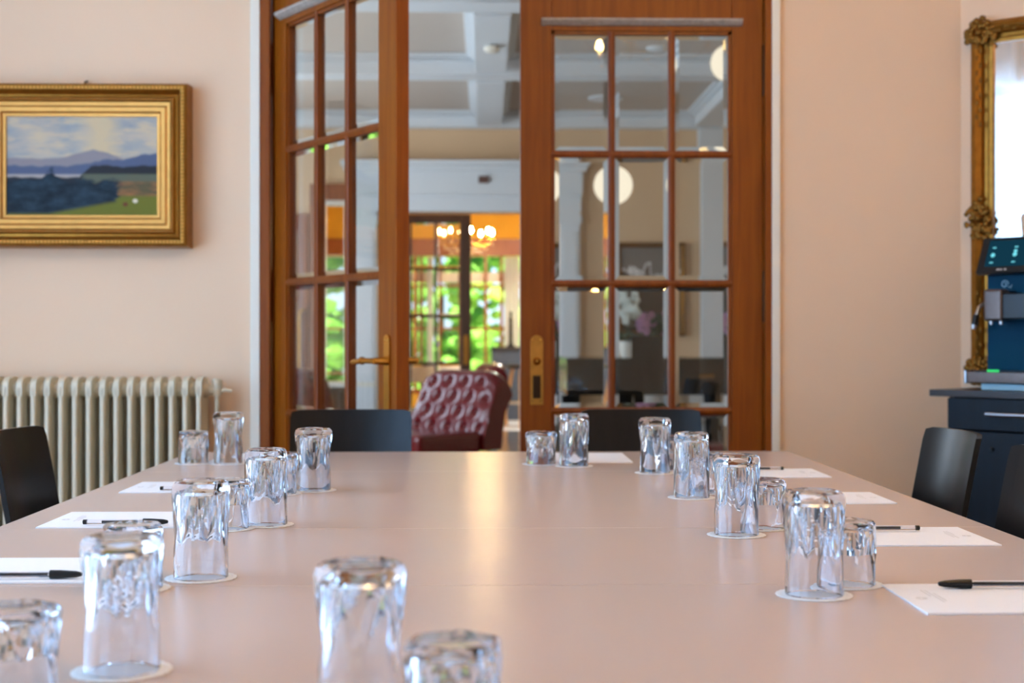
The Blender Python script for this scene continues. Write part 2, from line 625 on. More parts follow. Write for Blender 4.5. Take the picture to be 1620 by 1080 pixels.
# ------------------------------------------------------------------ tables
TX0, TX1 = -.846, .886
seams = [4.125, 3.519, 2.467, 1.899, .80]
tl = ['far beige laminate table section along the two end chairs by the doors',
      'long beige laminate table section in the middle, beyond the second seam',
      'narrow beige laminate table section between the two nearer seams',
      'nearest beige laminate table section at the bottom of the view']
for i in range(4):
    y1, y0 = seams[i] - .001, seams[i + 1] + .001
    t = thing('conference_table', tl[i], 'table', ((TX0 + TX1) / 2, (y0 + y1) / 2, 0), group='conference table sections pushed together')
    hx, hy = (TX1 - TX0) / 2, (y1 - y0) / 2
    top = MB().box(-hx, hx, -hy, hy, TZ - .028, TZ, .0015, 2).build('tabletop', M_table, t)
    MB().frame(-hx + .004, hx - .004, -hy + .004, hy - .004, [(0, .0285), (0, .001), (.0043, .001), (.0043, .0285)], M=Matrix.Translation((0, 0, TZ)) @ Matrix.Rotation(-PI / 2, 4, 'X')).build('edge_band', M_tableedge, top)
    MB().box(-hx + .08, hx - .08, -hy + .06, hy - .06, TZ - .075, TZ - .0285, .002).build('apron_frame', M_darksteel, t)
    for sx in (-1, 1):
        for sy in (-1, 1):
            lx = hx - (.09 if i == 0 else .47)
            MB().box(sx * lx - .02, sx * lx + .02, sy * (hy - .08) - .02, sy * (hy - .08) + .02, 0, TZ - .076, .003).build('leg', M_steel, t)


# ------------------------------------------------------------------ tumblers and coasters
def tumbler_mesh(h, rm, rb):
    N = 36

    def hexr(th, ph, Rv):
        a = (th - ph) % (PI / 3) - PI / 6
        return Rv * math.cos(PI / 6) / math.cos(a)

    def ring(z, f):
        return [(f(2 * PI * k / N) * math.cos(2 * PI * k / N), f(2 * PI * k / N) * math.sin(2 * PI * k / N), z) for k in range(N)]
    t = bmesh.new()

    def mk(pts):
        return [t.verts.new(p) for p in pts]
    c0 = mk(ring(.0004, lambda a: rm - .0006))
    c1 = mk(ring(.0016, lambda a: rm))
    c2 = mk(ring(.31 * h, lambda a: rm * .985))
    mid = mk(ring(.50 * h, lambda a: hexr(a, PI / 6, rm * 1.03)))
    tp = mk(ring(.885 * h, lambda a: hexr(a, 0, rb * 1.09)))
    tp2 = mk(ring(.935 * h, lambda a: .8 * hexr(a, 0, rb * 1.09) + .2 * rb))
    tp3 = mk(ring(.975 * h, lambda a: (.6 * hexr(a, 0, rb * 1.07) + .4 * rb) * .965))
    tp4 = mk(ring(.995 * h, lambda a: (.5 * hexr(a, 0, rb * 1.05) + .5 * rb) * .90))
    tp5 = mk(ring(h, lambda a: (.4 * hexr(a, 0, rb) + .6 * rb) * .80))
    tp6 = mk(ring(.988 * h, lambda a: rb * .62))
    tp7 = mk(ring(.984 * h, lambda a: rb * .30))

    def quads(a, b):
        for k in range(N):
            t.faces.new((a[k], a[(k + 1) % N], b[(k + 1) % N], b[k]))
    quads(c0, c1)
    quads(c1, c2)
    quads(c2, mid)
    for s in range(6):      # twisted flat facets between the waist and the base
        v0 = 6 * s
        vm = v0 + 3
        for k in range(6):
            t.faces.new((tp[(v0 + k + 1) % N], tp[(v0 + k) % N], mid[vm % N]))
        for k in range(6):
            t.faces.new((mid[(vm + k) % N], mid[(vm + k + 1) % N], tp[(v0 + 6) % N]))
    for a, b in ((tp, tp2), (tp2, tp3), (tp3, tp4), (tp4, tp5), (tp5, tp6), (tp6, tp7)):
        quads(a, b)
    t.faces.new(tp7)
    prev = mk(ring(.0004, lambda a: rm - .0014))
    quads(prev, c0)
    for z, r in ((.004, rm - .0020), (.12 * h, rm - .0028), (.40 * h, rm * .875), (.55 * h, rm * .85), (.80 * h, rm * .83), (.855 * h, rm * .79), (.882 * h, rm * .66), (.890 * h, rm * .25)):
        cur = mk(ring(z, lambda a, r=r: r))
        quads(cur, prev)
        prev = cur
    t.faces.new(list(reversed(prev)))
    bmesh.ops.recalc_face_normals(t, faces=t.faces[:])
    return MB().add(t)


def coaster_mesh():
    n = 120
    ring = lambda r, z, s=0: [((r + s * .0016 * abs(math.sin(12 * 2 * PI * k / n))) * math.cos(2 * PI * k / n), (r + s * .0016 * abs(math.sin(12 * 2 * PI * k / n))) * math.sin(2 * PI * k / n), z) for k in range(n)]
    return MB().rings([ring(.046, 0), ring(.0478, .0002, 1), ring(.0478, .0008, 1), ring(.043, .0010), ring(.0425, .0006), ring(.040, .0006), ring(.0395, .0009)])


TALL = tumbler_mesh(.134, .0372, .0372).build('tall_tumbler', M_glass, smooth=18)
SHORT = tumbler_mesh(.085, .0388, .0395).build('short_tumbler', M_glass, smooth=18)
COAST = coaster_mesh().build('paper_coaster', M_doily)
first = {'tall_tumbler': True, 'short_tumbler': True, 'paper_coaster': True}


def place(proto, loc, rz, label, cat, group):
    if first[proto.name.split('.')[0]]:
        o = proto
        first[proto.name.split('.')[0]] = False
    else:
        o = proto.copy()
        COL.objects.link(o)
    o.location = loc
    o.rotation_euler = (0, 0, rz)
    return tag(o, label, cat, group)


GL = [
    ('t', 361, 733, 10, 'tall upturned tumbler at the far left, against the wall right of the radiator', 'under the tall tumbler right of the radiator end'),
    ('s', 306, 733, 40, 'short upturned tumbler at the far left table corner, against the last radiator ribs', 'under the short tumbler before the last radiator ribs'),
    ('t', 496, 775.5, 5, 'tall upturned tumbler in front of the black chair left of the doorway', 'under the tall tumbler before the left end chair'),
    ('s', 440, 781, 20, 'short upturned tumbler peeping out from behind the third tall one on the left', 'under the short tumbler behind the third left tall one'),
    ('t', 421, 830, 33, 'tall upturned tumbler third from the near end of the left row', 'under the third tall tumbler of the left row'),
    ('s', 358, 836, 12, 'short upturned tumbler tucked behind the second tall one of the left row', 'under the short tumbler beside the second tall one on the left'),
    ('t', 318, 914, 25, 'tall upturned tumbler second from the near end of the left row, on a full coaster', 'with a grey shadow, under the second tall tumbler on the left'),
    ('s', 210, 931, 48, 'short upturned tumbler almost hidden behind the nearest tall one on the left', 'mostly hidden under the short tumbler behind the nearest left tall one'),
    ('t', 193, 1061, 14, 'large blurred tall upturned tumbler nearest us in the left row', 'blurred, under the nearest tall tumbler of the left row'),
    ('s', 22, 1108, 30, 'short upturned tumbler cut by the bottom left corner of the view', 'under the short tumbler in the bottom left corner'),
    ('t', 570, 1133, 8, 'tall blurred upturned tumbler alone at the near middle of the table', 'under the tall blurred tumbler at the near middle'),
    ('s', 716, 1178, 22, 'short blurred upturned tumbler at the near middle, right of a tall one', 'under the short blurred tumbler at the near middle'),
    ('s', 856, 734, 15, 'short upturned tumbler leftmost at the far right place, below the brass keyhole plate', 'under the leftmost short tumbler below the keyhole plate'),
    ('t', 908, 737, 38, 'tall upturned tumbler over the left edge of the right end chair', 'under the tall tumbler left of the right end chair'),
    ('t', 1036, 748, 3, 'tall upturned tumbler in front of the middle of the right end chair', 'under the tall tumbler before the middle of the right end chair'),
    ('s', 1062, 743, 44, 'short upturned tumbler behind the tall one before the right end chair', 'under the short tumbler before the right end chair'),
    ('t', 1094, 787, 20, 'tall upturned tumbler third from the near end of the right row', 'under the third tall tumbler of the right row'),
    ('s', 1113, 779, 6, 'short upturned tumbler glimpsed behind the third tall one of the right row', 'under the short tumbler behind the third tall one on the right'),
    ('t', 1165, 846, 0, 'sharp tall upturned tumbler second from the near end of the right row', 'under the second tall tumbler of the right row'),
    ('s', 1207, 835, 28, 'short upturned tumbler just right of the second tall one of the right row', 'under the short tumbler right of the second tall one'),
    ('t', 1288, 941, 34, 'tall upturned tumbler nearest us in the right row', 'under the nearest tall tumbler of the right row'),
    ('s', 1338, 924, 9, 'short upturned tumbler just right of the nearest tall one of the right row', 'under the short tumbler right of the nearest right tall one'),
]
for k, u, v, rz, lab, clab in GL:
    p = on_table(u, v)
    place(COAST, (p.x, p.y, TZ + .0003), R(rz * 3), 'white scalloped paper coaster ' + clab, 'coaster', 'paper coasters under the tumblers')
    if k == 't':
        place(TALL, (p.x, p.y, TZ + .0012), R(rz), lab, 'glass', 'upturned tall tumblers')
    else:
        place(SHORT, (p.x, p.y, TZ + .0012), R(rz), lab, 'glass', 'upturned short tumblers')

# ------------------------------------------------------------------ notepads and pens
PT = .0024


def notepad(x0, x1, y0, y1, label, head):
    t = thing('notepad', label, 'notepad', ((x0 + x1) / 2, (y0 + y1) / 2, TZ + .0003), group='white notepads on the table')
    hx, hy = (x1 - x0) / 2, (y1 - y0) / 2
    n = MB()
    # a stack of sheets: lower block and a very slightly larger top sheet
    n.box(-hx, hx, -hy, hy, 0, PT - .0005)
    n.build('sheet_block', M_paper, t)
    s = MB().box(-hx, hx, -hy, hy, PT - .0004, PT)
    ps = s.build('top_sheet', M_paper, t)
    q = MB()
    z = PT + .0001
    if head:            # small printed crest and lines of letterhead near one short edge
        hx0, sg = (-hx + .022, 1) if head == 'l' else (hx - .022, -1)
        for k in range(14):
            a0, a1 = 2 * PI * k / 14, 2 * PI * (k + .6) / 14
            for rr in (.006, .0035):
                q.rings([[(hx0 + rr * math.cos(a0), -.005 + rr * math.sin(a0), z), (hx0 + rr * math.cos(a1), -.005 + rr * math.sin(a1), z),
                          (hx0 + (rr + .0012) * math.cos(a1), -.005 + (rr + .0012) * math.sin(a1), z), (hx0 + (rr + .0012) * math.cos(a0), -.005 + (rr + .0012) * math.sin(a0), z)],
                         [(hx0 + rr * math.cos(a0), -.005 + rr * math.sin(a0), z + .0001), (hx0 + rr * math.cos(a1), -.005 + rr * math.sin(a1), z + .0001),
                          (hx0 + (rr + .0012) * math.cos(a1), -.005 + (rr + .0012) * math.sin(a1), z + .0001), (hx0 + (rr + .0012) * math.cos(a0), -.005 + (rr + .0012) * math.sin(a0), z + .0001)]])
        for k, (l0, l1) in enumerate(((.008, .052), (-.03, .05), (-.022, .03))):
            x = hx0 + sg * (.016 + k * .005)
            yv = l0
            while yv < l1:
                ln = random.uniform(.002, .006)
                q.box(x - .0006, x + .0006, yv, min(l1, yv + ln), z, z + .0001)
                yv += ln + .0015
        q.build('letterhead', M_print, ps, label='pale grey printed letterhead', smooth=0)
    return t


def yrow(v0, v1):
    return on_table(765, v0, PT).y, on_table(765, v1, PT).y


RX0, RX1, QX0, QX1 = .523, .820, -.774, -.477
PADS = [
    (QX0, QX1, *yrow(918, 880), 'white notepad at the left edge of the view, under a capped black pen', 'l'),
    (QX0, QX1, *yrow(832, 808), 'white notepad left of the second tall tumbler, pen lying along its front', 'l'),
    (QX0, QX1, *yrow(777, 761), 'white notepad on the left side farther back, showing only a pen end', 'l'),
    (on_table(331, 731).x, on_table(456, 731).x, *yrow(731, 716.5), 'white notepad at the far left end behind the tall tumbler by the radiator', None),
    (on_table(875, 731).x, on_table(1000, 731).x, *yrow(731, 716.5), 'white notepad in front of the black chair right of the doorway', None),
    (RX0, RX1, *yrow(755, 742), 'white notepad farthest back along the right table edge, pen behind it', 'r'),
    (RX0, RX1, *yrow(797, 779.5), 'white notepad without a pen, second back on the right side', 'r'),
    (RX0, RX1, *yrow(864, 835.5), 'white notepad beside the black chairs at right, pen along its far edge', 'r'),
    (on_table(1397, 926, PT).x, on_table(1397, 926, PT).x + .297, *yrow(972.5, 926), 'white notepad nearest us on the right, crest and letterhead printed at left', 'l'),
]
for p in PADS:
    notepad(*p)


def make_pen():
    t = thing('ballpoint_pen', 'pen', 'pen', group='clear barrelled ballpoint pens')
    X = Matrix.Rotation(PI / 2, 4, 'Y')
    L = .147
    b = MB()
    b.rings([[(x, .0041 * math.cos(PI / 3 * k + PI / 6), .0041 * math.sin(PI / 3 * k + PI / 6)) for k in range(6)] for x in (.044, L - .003)])
    b.build('barrel', M_plastic, t, label='clear hexagonal barrel', smooth=0)
    MB().tube([(.046, 0, 0), (.115, 0, 0)], .0016, 8).build('ink_refill', M_ink, t, label='black ink refill')
    MB().tube([(L - .006, 0, 0), (L, 0, 0), (L + .001, 0, 0)], [.0043, .0043, .003], 12).build('end_plug', M_black, t, label='black end plug')
    c = MB().tube([(0, 0, .000), (.001, 0, 0), (.008, 0, 0), (.03, 0, 0), (.043, 0, 0), (.0435, 0, 0)], [.0015, .0028, .0044, .0058, .0060, .0056], 18).build('cap', M_black, t, label='black pen cap')
    MB().tube([(.012, -.0052, .002), (.03, -.0078, .002), (.058, -.0080, .001), (.060, -.0072, .001)], [.0008, .0014, .0014, .0010], 8).build('clip', M_black, c)
    return t


pen0 = make_pen()
HP = PT + .0066
pens = [
    (130, 908, 180, 'tip', 'black capped ballpoint pen on the notepad at the left edge of the view'),
    (266, 825, 180, 'tip', 'ballpoint pen on the left notepad, its black cap beside the second tall tumbler'),
    (254, 772, 180, 'end', 'ballpoint pen mostly hidden behind a tumbler, only its end plug showing at left'),
    (1484, 923, -1, 'tip', 'gleaming black capped ballpoint pen on the nearest notepad at right'),
    (1454, 834.5, 0, 'end', 'ballpoint pen along the far edge of the notepad by the right chairs'),
    (1239, 740.5, 0, 'end', 'ballpoint pen behind the farthest notepad on the right, black plug at its end'),
]
for i, (u, v, rz, ref, lab) in enumerate(pens):
    p = on_table(u, v, HP)
    a = R(rz)
    if ref == 'end':
        p = p - Vector((math.cos(a), math.sin(a), 0)) * .147
    o = pen0 if i == 0 else dup(pen0, p, a, lab)
    o.location, o.rotation_euler = p, (0, 0, a)
    o['label'] = lab


# ------------------------------------------------------------------ chairs
def make_chair():
    t = thing('conference_chair', 'chair', 'chair', group='black plywood conference chairs')
    wb, z0, z1 = .18, .52, .855

    def back_pt(x, z):
        f = (z - .50) / (z1 - .50)
        return (x, .002 + .062 * f ** 1.15 - .016 * (1 - (x / wb) ** 2) * -1 - .016, z)
    # curved sheet with rounded top corners
    rr = []
    nx, nz = 14, 12
    t1 = bmesh.new()
    grid = {}
    rc = .022
    for side, off in ((0, 0), (1, .012)):
        for i in range(nx + 1):
            for j in range(nz + 1):
                x = -wb + 2 * wb * i / nx
                z = z0 + (z1 - z0) * j / nz
                if j == nz and i in (0, nx):
                    x *= 1 - .02
                    z -= .005
                taper = 1 - .0 * (z - z0)
                p = back_pt(x * taper, z)
                bow = .022 * (x / wb) ** 2
                grid[side, i, j] = t1.verts.new((p[0], p[1] - bow + off, p[2]))
    for i in range(nx):
        for j in range(nz):
            t1.faces.new((grid[0, i, j], grid[0, i + 1, j], grid[0, i + 1, j + 1], grid[0, i, j + 1]))
            t1.faces.new((grid[1, i, j], grid[1, i, j + 1], grid[1, i + 1, j + 1], grid[1, i + 1, j]))
    for i in range(nx):
        for j in (0, nz):
            t1.faces.new((grid[0, i, j], grid[0, i + 1, j], grid[1, i + 1, j], grid[1, i, j]))
    for j in range(nz):
        for i in (0, nx):
            t1.faces.new((grid[0, i, j], grid[0, i, j + 1], grid[1, i, j + 1], grid[1, i, j]))
    bmesh.ops.recalc_face_normals(t1, faces=t1.faces[:])
    MB().add(t1).build('backrest', M_chair, t)
    MB().box(-.20, .20, -.42, -.03, .438, .455, .007, 3).build('seat', M_chair, t)
    for s in (-1, 1):
        MB().tube([(s * .15, .016, .62), (s * .15, .010, .53), (s * .16, -.01, .44), (s * .18, .05, .0)], [.009, .011, .012, .011], 10).build('leg', M_darksteel, t)
        MB().tube([(s * .16, -.36, .437), (s * .18, -.40, .0)], [.012, .011], 10).build('leg', M_darksteel, t)
        MB().tube([(s * .16, -.36, .428), (s * .16, -.02, .428)], .009, 8).build('seat_rail', M_darksteel, t)
    return t


ch0 = make_chair()
chairs = [
    (xat(557, 4.27), 4.215, 0, 'black plywood chair at the table end left of the doorway, before the open door'),
    (xat(1012, 4.27), 4.215, 0, 'black plywood chair at the table end in front of the closed door'),
    (-1.055, 3.345, PI / 2, 'black plywood chair at the left table side, in front of the radiator'),
    (1.045, 3.25, -PI / 2, 'black plywood chair at the right table side, in front of the sideboard'),
    (1.045, 2.69, -PI / 2, 'black plywood chair at the right edge of the view, only a sliver showing'),
]
for i, (x, y, rz, lab) in enumerate(chairs):
    o = ch0 if i == 0 else dup(ch0, (x, y, 0), rz, lab)
    o.location, o.rotation_euler = (x, y, 0), (0, 0, rz)
    o['label'] = lab

# ------------------------------------------------------------------ radiator
RY = YW - .16
rd = thing('cast_iron_radiator', 'cream column radiator on the wall under the gilt framed landscape', 'radiator', (xat(314, RY), RY, 0))
pitch = (xat(314, RY) - xat(8, RY)) / 14


def radiator_section():
    s = MB()
    zt = .938
    for y0, y1 in ((0, .042), (.047, .089), (.094, .136)):
        s.box(-.0085, .0085, y0, y1, .16, zt - .03, .007, 3)
    # rounded loop top and foot
    for zc, up in ((zt - .034, 1), (.15, -1)):
        poly = []
        for k in range(13):
            a = PI * k / 12
            poly.append((.065 - .065 * math.cos(a) * 1.0, zc + up * .034 * math.sin(a) ** .6))
        poly += [(.13, zc - up * .03), (0, zc - up * .03)]
        s.prism(poly, -.0095, .0095, 'x')
        s.tube([(-pitch / 2 + .0004, .065, zc - up * .012), (0, .065, zc - up * .012), (pitch / 2 - .0004, .065, zc - up * .012)], [.025, .030, .025], 18)
    return s


sec0 = radiator_section().build('section', M_rad, rd)
for k in range(1, 21):
    c = sec0.copy()
    COL.objects.link(c)
    c.parent = rd
    c.location = (-k * pitch, 0, 0)
for k in (2, 18):
    MB().box(-k * pitch - .012, -k * pitch + .012, .02, .11, 0, .13, .005).build('foot', M_rad, rd)
v = MB()
v.tube([(.0235, .065, .89), (.05, .065, .89)], [.02, .016], 14)
v.tube([(.05, .065, .87), (.05, .065, .90), (.05, .065, .925), (.05, .065, .93)], [.015, .018, .018, .012], 14)
v.tube([(.05, .065, .875), (.075, .065, .892), (.10, .065, .888)], [.008, .006, .004], 10)
v.build('valve', M_rad, rd)
MB().tube([(.05, .065, 0), (.05, .065, .87)], .009, 10).build('supply_pipe', M_rad, rd)


# ------------------------------------------------------------------ landscape painting
def nodes_for_landscape():
    m, nt, b = new_mat('painted_landscape')
    b.inputs['Roughness'].default_value = .6
    b.inputs['Specular IOR Level'].default_value = .2
    L = nt.links
    tc = nt.nodes.new('ShaderNodeTexCoord')
    sp = nt.nodes.new('ShaderNodeSeparateXYZ')
    L.new(tc.outputs['Generated'], sp.inputs[0])
    U, V = sp.outputs[0], sp.outputs[2]

    def ma(op, a, b_=0.0, c=None):
        n = nt.nodes.new('ShaderNodeMath')
        n.operation = op
        for i, x in enumerate((a, b_, c)):
            if x is None:
                continue
            if hasattr(x, 'links'):
                L.new(x, n.inputs[i])
            else:
                n.inputs[i].default_value = x
        return n.outputs[0]

    def noise(scale, sx=1, sz=1, off=0):
        mp = nt.nodes.new('ShaderNodeMapping')
        mp.inputs['Scale'].default_value = (sx, 1, sz)
        mp.inputs['Location'].default_value = (off, 0, off)
        L.new(tc.outputs['Generated'], mp.inputs[0])
        n = nt.nodes.new('ShaderNodeTexNoise')
        n.inputs['Scale'].default_value = scale
        n.inputs['Detail'].default_value = 5
        L.new(mp.outputs[0], n.inputs['Vector'])
        return n.outputs[0]

    def col(rgb):
        n = nt.nodes.new('ShaderNodeRGB')
        n.outputs[0].default_value = lin(rgb)
        return n.outputs[0]

    def mix(f, a, b_):
        n = nt.nodes.new('ShaderNodeMix')
        n.data_type = 'RGBA'
        L.new(f, n.inputs[0])
        L.new(a, n.inputs[6])
        L.new(b_, n.inputs[7])
        return n.outputs[2]

    def step(x, w=.012):     # soft 0..1 as x crosses zero
        n = nt.nodes.new('ShaderNodeMapRange')
        n.inputs[1].default_value = -w
        n.inputs[2].default_value = w
        L.new(x, n.inputs[0])
        return n.outputs[0]

    def bump_at(u0, wd):     # 1 at u0 falling to 0
        return ma('MAXIMUM', ma('SUBTRACT', 1.0, ma('DIVIDE', ma('ABSOLUTE', ma('SUBTRACT', U, u0)), wd)), 0.0)
    n1 = noise(3.2, 1, 1.8)
    n2 = noise(6, 1, 2, 3)
    sky = mix(step(ma('SUBTRACT', ma('ADD', n1, ma('MULTIPLY', V, .12)), .60), .12), col((190, 178, 159)), col((148, 155, 160)))
    sky = mix(step(ma('SUBTRACT', n2, .57), .10), sky, col((202, 184, 154)))
    sky = mix(step(ma('SUBTRACT', ma('ADD', bump_at(.62, .35), ma('MULTIPLY', n1, .8)), 1.15), .15), sky, col((206, 184, 147)))
    nr = ma('MULTIPLY', ma('SUBTRACT', noise(7, 1, .01, 1), .5), .10)
    h1 = ma('ADD', ma('ADD', .575, ma('MULTIPLY', bump_at(.57, .22), .09)), ma('MULTIPLY', nr, .5))
    c = mix(step(ma('SUBTRACT', h1, V)), sky, col((140, 134, 138)))
    h2 = ma('ADD', ma('ADD', .50, ma('MULTIPLY', ma('MAXIMUM', ma('SUBTRACT', bump_at(1.0, .58), 0), 0), .13)), nr)
    c = mix(step(ma('SUBTRACT', h2, V)), c, col((86, 96, 122)))
    c = mix(step(ma('SUBTRACT', .415, V)), c, col((168, 159, 154)))
    h3 = ma('ADD', ma('MULTIPLY', step(ma('SUBTRACT', U, .52), .04), .115), ma('ADD', .385, ma('MULTIPLY', nr, .7)))
    c = mix(step(ma('SUBTRACT', h3, V)), c, col((43, 44, 49)))
    c = mix(ma('MULTIPLY', step(ma('SUBTRACT', .42, V)), step(ma('SUBTRACT', U, .5))), c, col((94, 99, 82)))
    c = mix(ma('MULTIPLY', step(ma('SUBTRACT', .345, V)), step(ma('SUBTRACT', U, .62))), c, mix(step(ma('SUBTRACT', n2, .5), .1), col((151, 104, 65)), col((94, 86, 60))))
    c = mix(step(ma('SUBTRACT', .20, V)), c, col((108, 110, 37)))
    nt3 = noise(9, 1, 1.2, 5)
    tr = ma('ADD', ma('ADD', .36, ma('MULTIPLY', bump_at(.3, .07), .11)), ma('MULTIPLY', ma('SUBTRACT', nt3, .5), .22))
    tree = step(ma('SUBTRACT', tr, V), .02)
    low = step(ma('SUBTRACT', V, ma('ADD', .02, ma('MULTIPLY', ma('MAXIMUM', ma('SUBTRACT', U, .28), 0), .28))), .02)
    lim = step(ma('SUBTRACT', .74, ma('ADD', U, ma('MULTIPLY', ma('SUBTRACT', nt3, .5), .2))), .02)
    tree = ma('MULTIPLY', ma('MULTIPLY', tree, low), lim)
    c = mix(tree, c, mix(step(ma('SUBTRACT', nt3, .5), .15), col((20, 29, 39)), col((41, 60, 73))))
    for u0, v0, rgb in ((.785, .115, (110, 60, 40)), (.85, .15, (226, 214, 190))):
        dd = ma('SUBTRACT', .016, ma('SQRT', ma('ADD', ma('POWER', ma('MULTIPLY', ma('SUBTRACT', U, u0), 1), 2), ma('POWER', ma('MULTIPLY', ma('SUBTRACT', V, v0), .8), 2))))
        c = mix(step(dd, .006), c, col(rgb))
    L.new(c, b.inputs['Base Color'])
    return m


PY = YW - .055
px0, px1 = xat(8, PY), xat(249, PY)
pz0, pz1 = zat(342, PY), zat(185, PY)
pic = thing('landscape_painting', 'oil landscape of blue hills and trees in a wide gilt frame above the radiator', 'painting', ((px0 + px1) / 2, YW, (pz0 + pz1) / 2))
hx, hz = (px1 - px0) / 2, (pz1 - pz0) / 2
MB().box(-hx, hx, -.046, -.040, -hz, hz).build('canvas', nodes_for_landscape(), pic, label='painted landscape canvas', smooth=0)
fm = MB().frame(-hx, hx, -hz, hz, [(.046, -.05), (.046, -.07), (.052, -.075), (.058, -.07), (.064, -.062), (.072, -.060), (.078, -.074), (.086, -.086), (.098, -.088), (.106, -.080), (.108, -.068), (.110, -.002), (.046, -.002)]).build('frame', M_gold, pic, label='carved gilt outer frame', smooth=30)
MB().frame(-hx, hx, -hz, hz, [(-.002, -.047), (-.002, -.052), (.008, -.054), (.014, -.062), (.028, -.064), (.034, -.060), (.046, -.062), (.046, -.04), (-.002, -.04)]).build('slip', M_goldl, pic, label='bright inner gilt slip', smooth=30)
bd = MB()
# rows of carved beads along the outer ridge and the hollow
for d, y, r, st in ((.092, -.088, .0052, .0125), (.055, -.074, .0034, .009)):
    L1, L2 = hx + d, hz + d
    n = int(2 * L1 / st)
    for k in range(n + 1):
        x = -L1 + 2 * L1 * k / n
        for z in (-L2, L2):
            bd.sphere((x, y, z), r, 1, (.8, .6, 1.2))
    n = int(2 * L2 / st)
    for k in range(1, n):
        z = -L2 + 2 * L2 * k / n
        for x in (-L1, L1):
            bd.sphere((x, y, z), r, 1, (1.2, .6, .8))
bd.build('bead_carving', M_goldl, fm)
MB().tube([(.006, -.03, hz + .108), (.006, -.03, hz + .118), (.006, -.006, hz + .126)], .004, 8).build('hanging_hook', M_hinge, pic)

# ------------------------------------------------------------------ gilt mirror on the canted wall
# local frame of the canted wall: x along it towards us, -y into the room
dnx = .062
mirw = 1.0
mz0, mz1 = .915, 2.165
mr = thing('gilt_wall_mirror', 'tall mirror in an ornate antique gilt frame above the sideboard', 'mirror', (XC, YW, 0), cang)
fx0, fx1 = .046, 1.10
fw = .080
gx0, gx1, gz0, gz1 = fx0 + fw, fx1 - fw, mz0 + fw, mz1 - fw
MB().box(gx0 - .004, gx1 + .004, -.022, -.016, gz0 - .004, gz1 + .004).build('mirror_glass', M_mirror, mr, smooth=0)
MB().frame(gx0, gx1, gz0, gz1, [(0, -.024), (0, -.034), (.012, -.036), (.018, -.03), (.030, -.030), (.036, -.046), (.052, -.056), (.066, -.05), (.070, -.038), (.075, -.036), (.079, -.028), (.080, -.002), (0, -.002)]).build('frame', M_gold, mr, label='antique gilt frame', smooth=30)
random.seed(3)


def carving(cx, cz, rx, rz, n):
    o = MB()
    for k in range(n):
        a = random.uniform(0, 2 * PI)
        q = random.uniform(0, 1) ** .6
        o.sphere((cx + rx * q * math.cos(a), -.050 - .012 * (1 - q), cz + rz * q * math.sin(a)), random.uniform(.007, .014), 1, (1, .7, 1))
    for k in range(12):
        a = 2 * PI * k / 12
        o.sphere((cx + rx * .55 * math.cos(a), -.058, cz + rz * .55 * math.sin(a)), .010, 2, (1.1, .6, 1.1))
    o.sphere((cx, -.06, cz), .016, 2)
    return o


for cz in (mz1 - .045, mz0 + .045):
    for cx in (fx0 + .042, fx1 - .042):
        carving(cx, cz, .056, .052, 46).build('corner_rosette', M_goldd, mr, label='carved corner rosette')
for cx in (fx0 + .040, fx1 - .040):
    carving(cx, zat(345, 4.9), .05, .075, 50).build('side_ornament', M_goldd, mr, label='carved leaf ornament at mid height')
g = MB()
for k in range(34):       # small leaf trails along the frame
    f = k / 33
    x = gx0 + (gx1 - gx0) * f
    for z in (mz1 - .038, mz0 + .038):
        if abs(f - .5) > .16:
            g.sphere((x, -.056, z + .006 * (-1) ** k), .009, 1, (1.3, .6, .7))
for k in range(44):
    f = k / 43
    z = gz0 + (gz1 - gz0) * f
    for x in (fx0 + .040, fx1 - .040):
        if f > .74 or f < .22:
            g.sphere((x + .006 * (-1) ** k, -.056, z), .009, 1, (.7, .6, 1.3))
g.build('leaf_trail', M_goldd, mr)

# ------------------------------------------------------------------ sideboard and coffee machine
CZ = .90
P0 = at(1470, 616, 4.66)
P0.z = 0
sb = thing('sideboard', 'blue black wooden sideboard under the mirror, carrying the coffee machine', 'sideboard', P0, sang)
Mloc = sb
W = 1.25
MB().box(0, W, 0, .355, CZ - .022, CZ, .002).build('countertop', M_cabtop, sb, label='dark grey overhanging countertop')
c = MB()
c.box(.062, .080, .022, .35, .06, CZ - .0225, .001)
c.box(W - .08, W - .062, .022, .35, .06, CZ - .0225, .001)
c.box(.0805, W - .0805, .30, .35, .06, CZ - .0225)
c.box(.0805, W - .0805, .03, .30, .06, .08)
c.box(.0805, W - .0805, .03, .30, .75, .764)
c.build('carcass', M_cab, sb)
MB().box(.08, W - .08, .05, .34, 0, .0595).build('plinth', M_black, sb)
zd = .772
half = (W - .13) / 2
for k in range(2):
    x0 = .066 + k * half
    d = MB().box(x0 + .001, x0 + half - .003, .002, .0215, zd + .003, CZ - .026, .0015).build('drawer', M_cab, sb)
    hx0 = x0 + .155
    h = MB()
    h.tube([(hx0, -.028, .828), (hx0 + .24, -.028, .828)], .006, 12)
    for xx in (hx0 + .02, hx0 + .22):
        h.tube([(xx, -.028, .828), (xx, .003, .828)], .004, 8)
    h.build('handle', M_steel, d, label='steel bar handle')
    dd = MB().box(x0 + .001, x0 + half - .003, .002, .0215, .066, zd - .003, .0015).build('cabinet_door', M_cab, sb)
    MB().lathe([(.006, 0), (.006, .006), (.004, .009)], M=Matrix.Translation((x0 + half * .29, .002, .715)) @ Matrix.Rotation(PI / 2, 4, 'X'), seg=14).build('lock', M_black, dd)

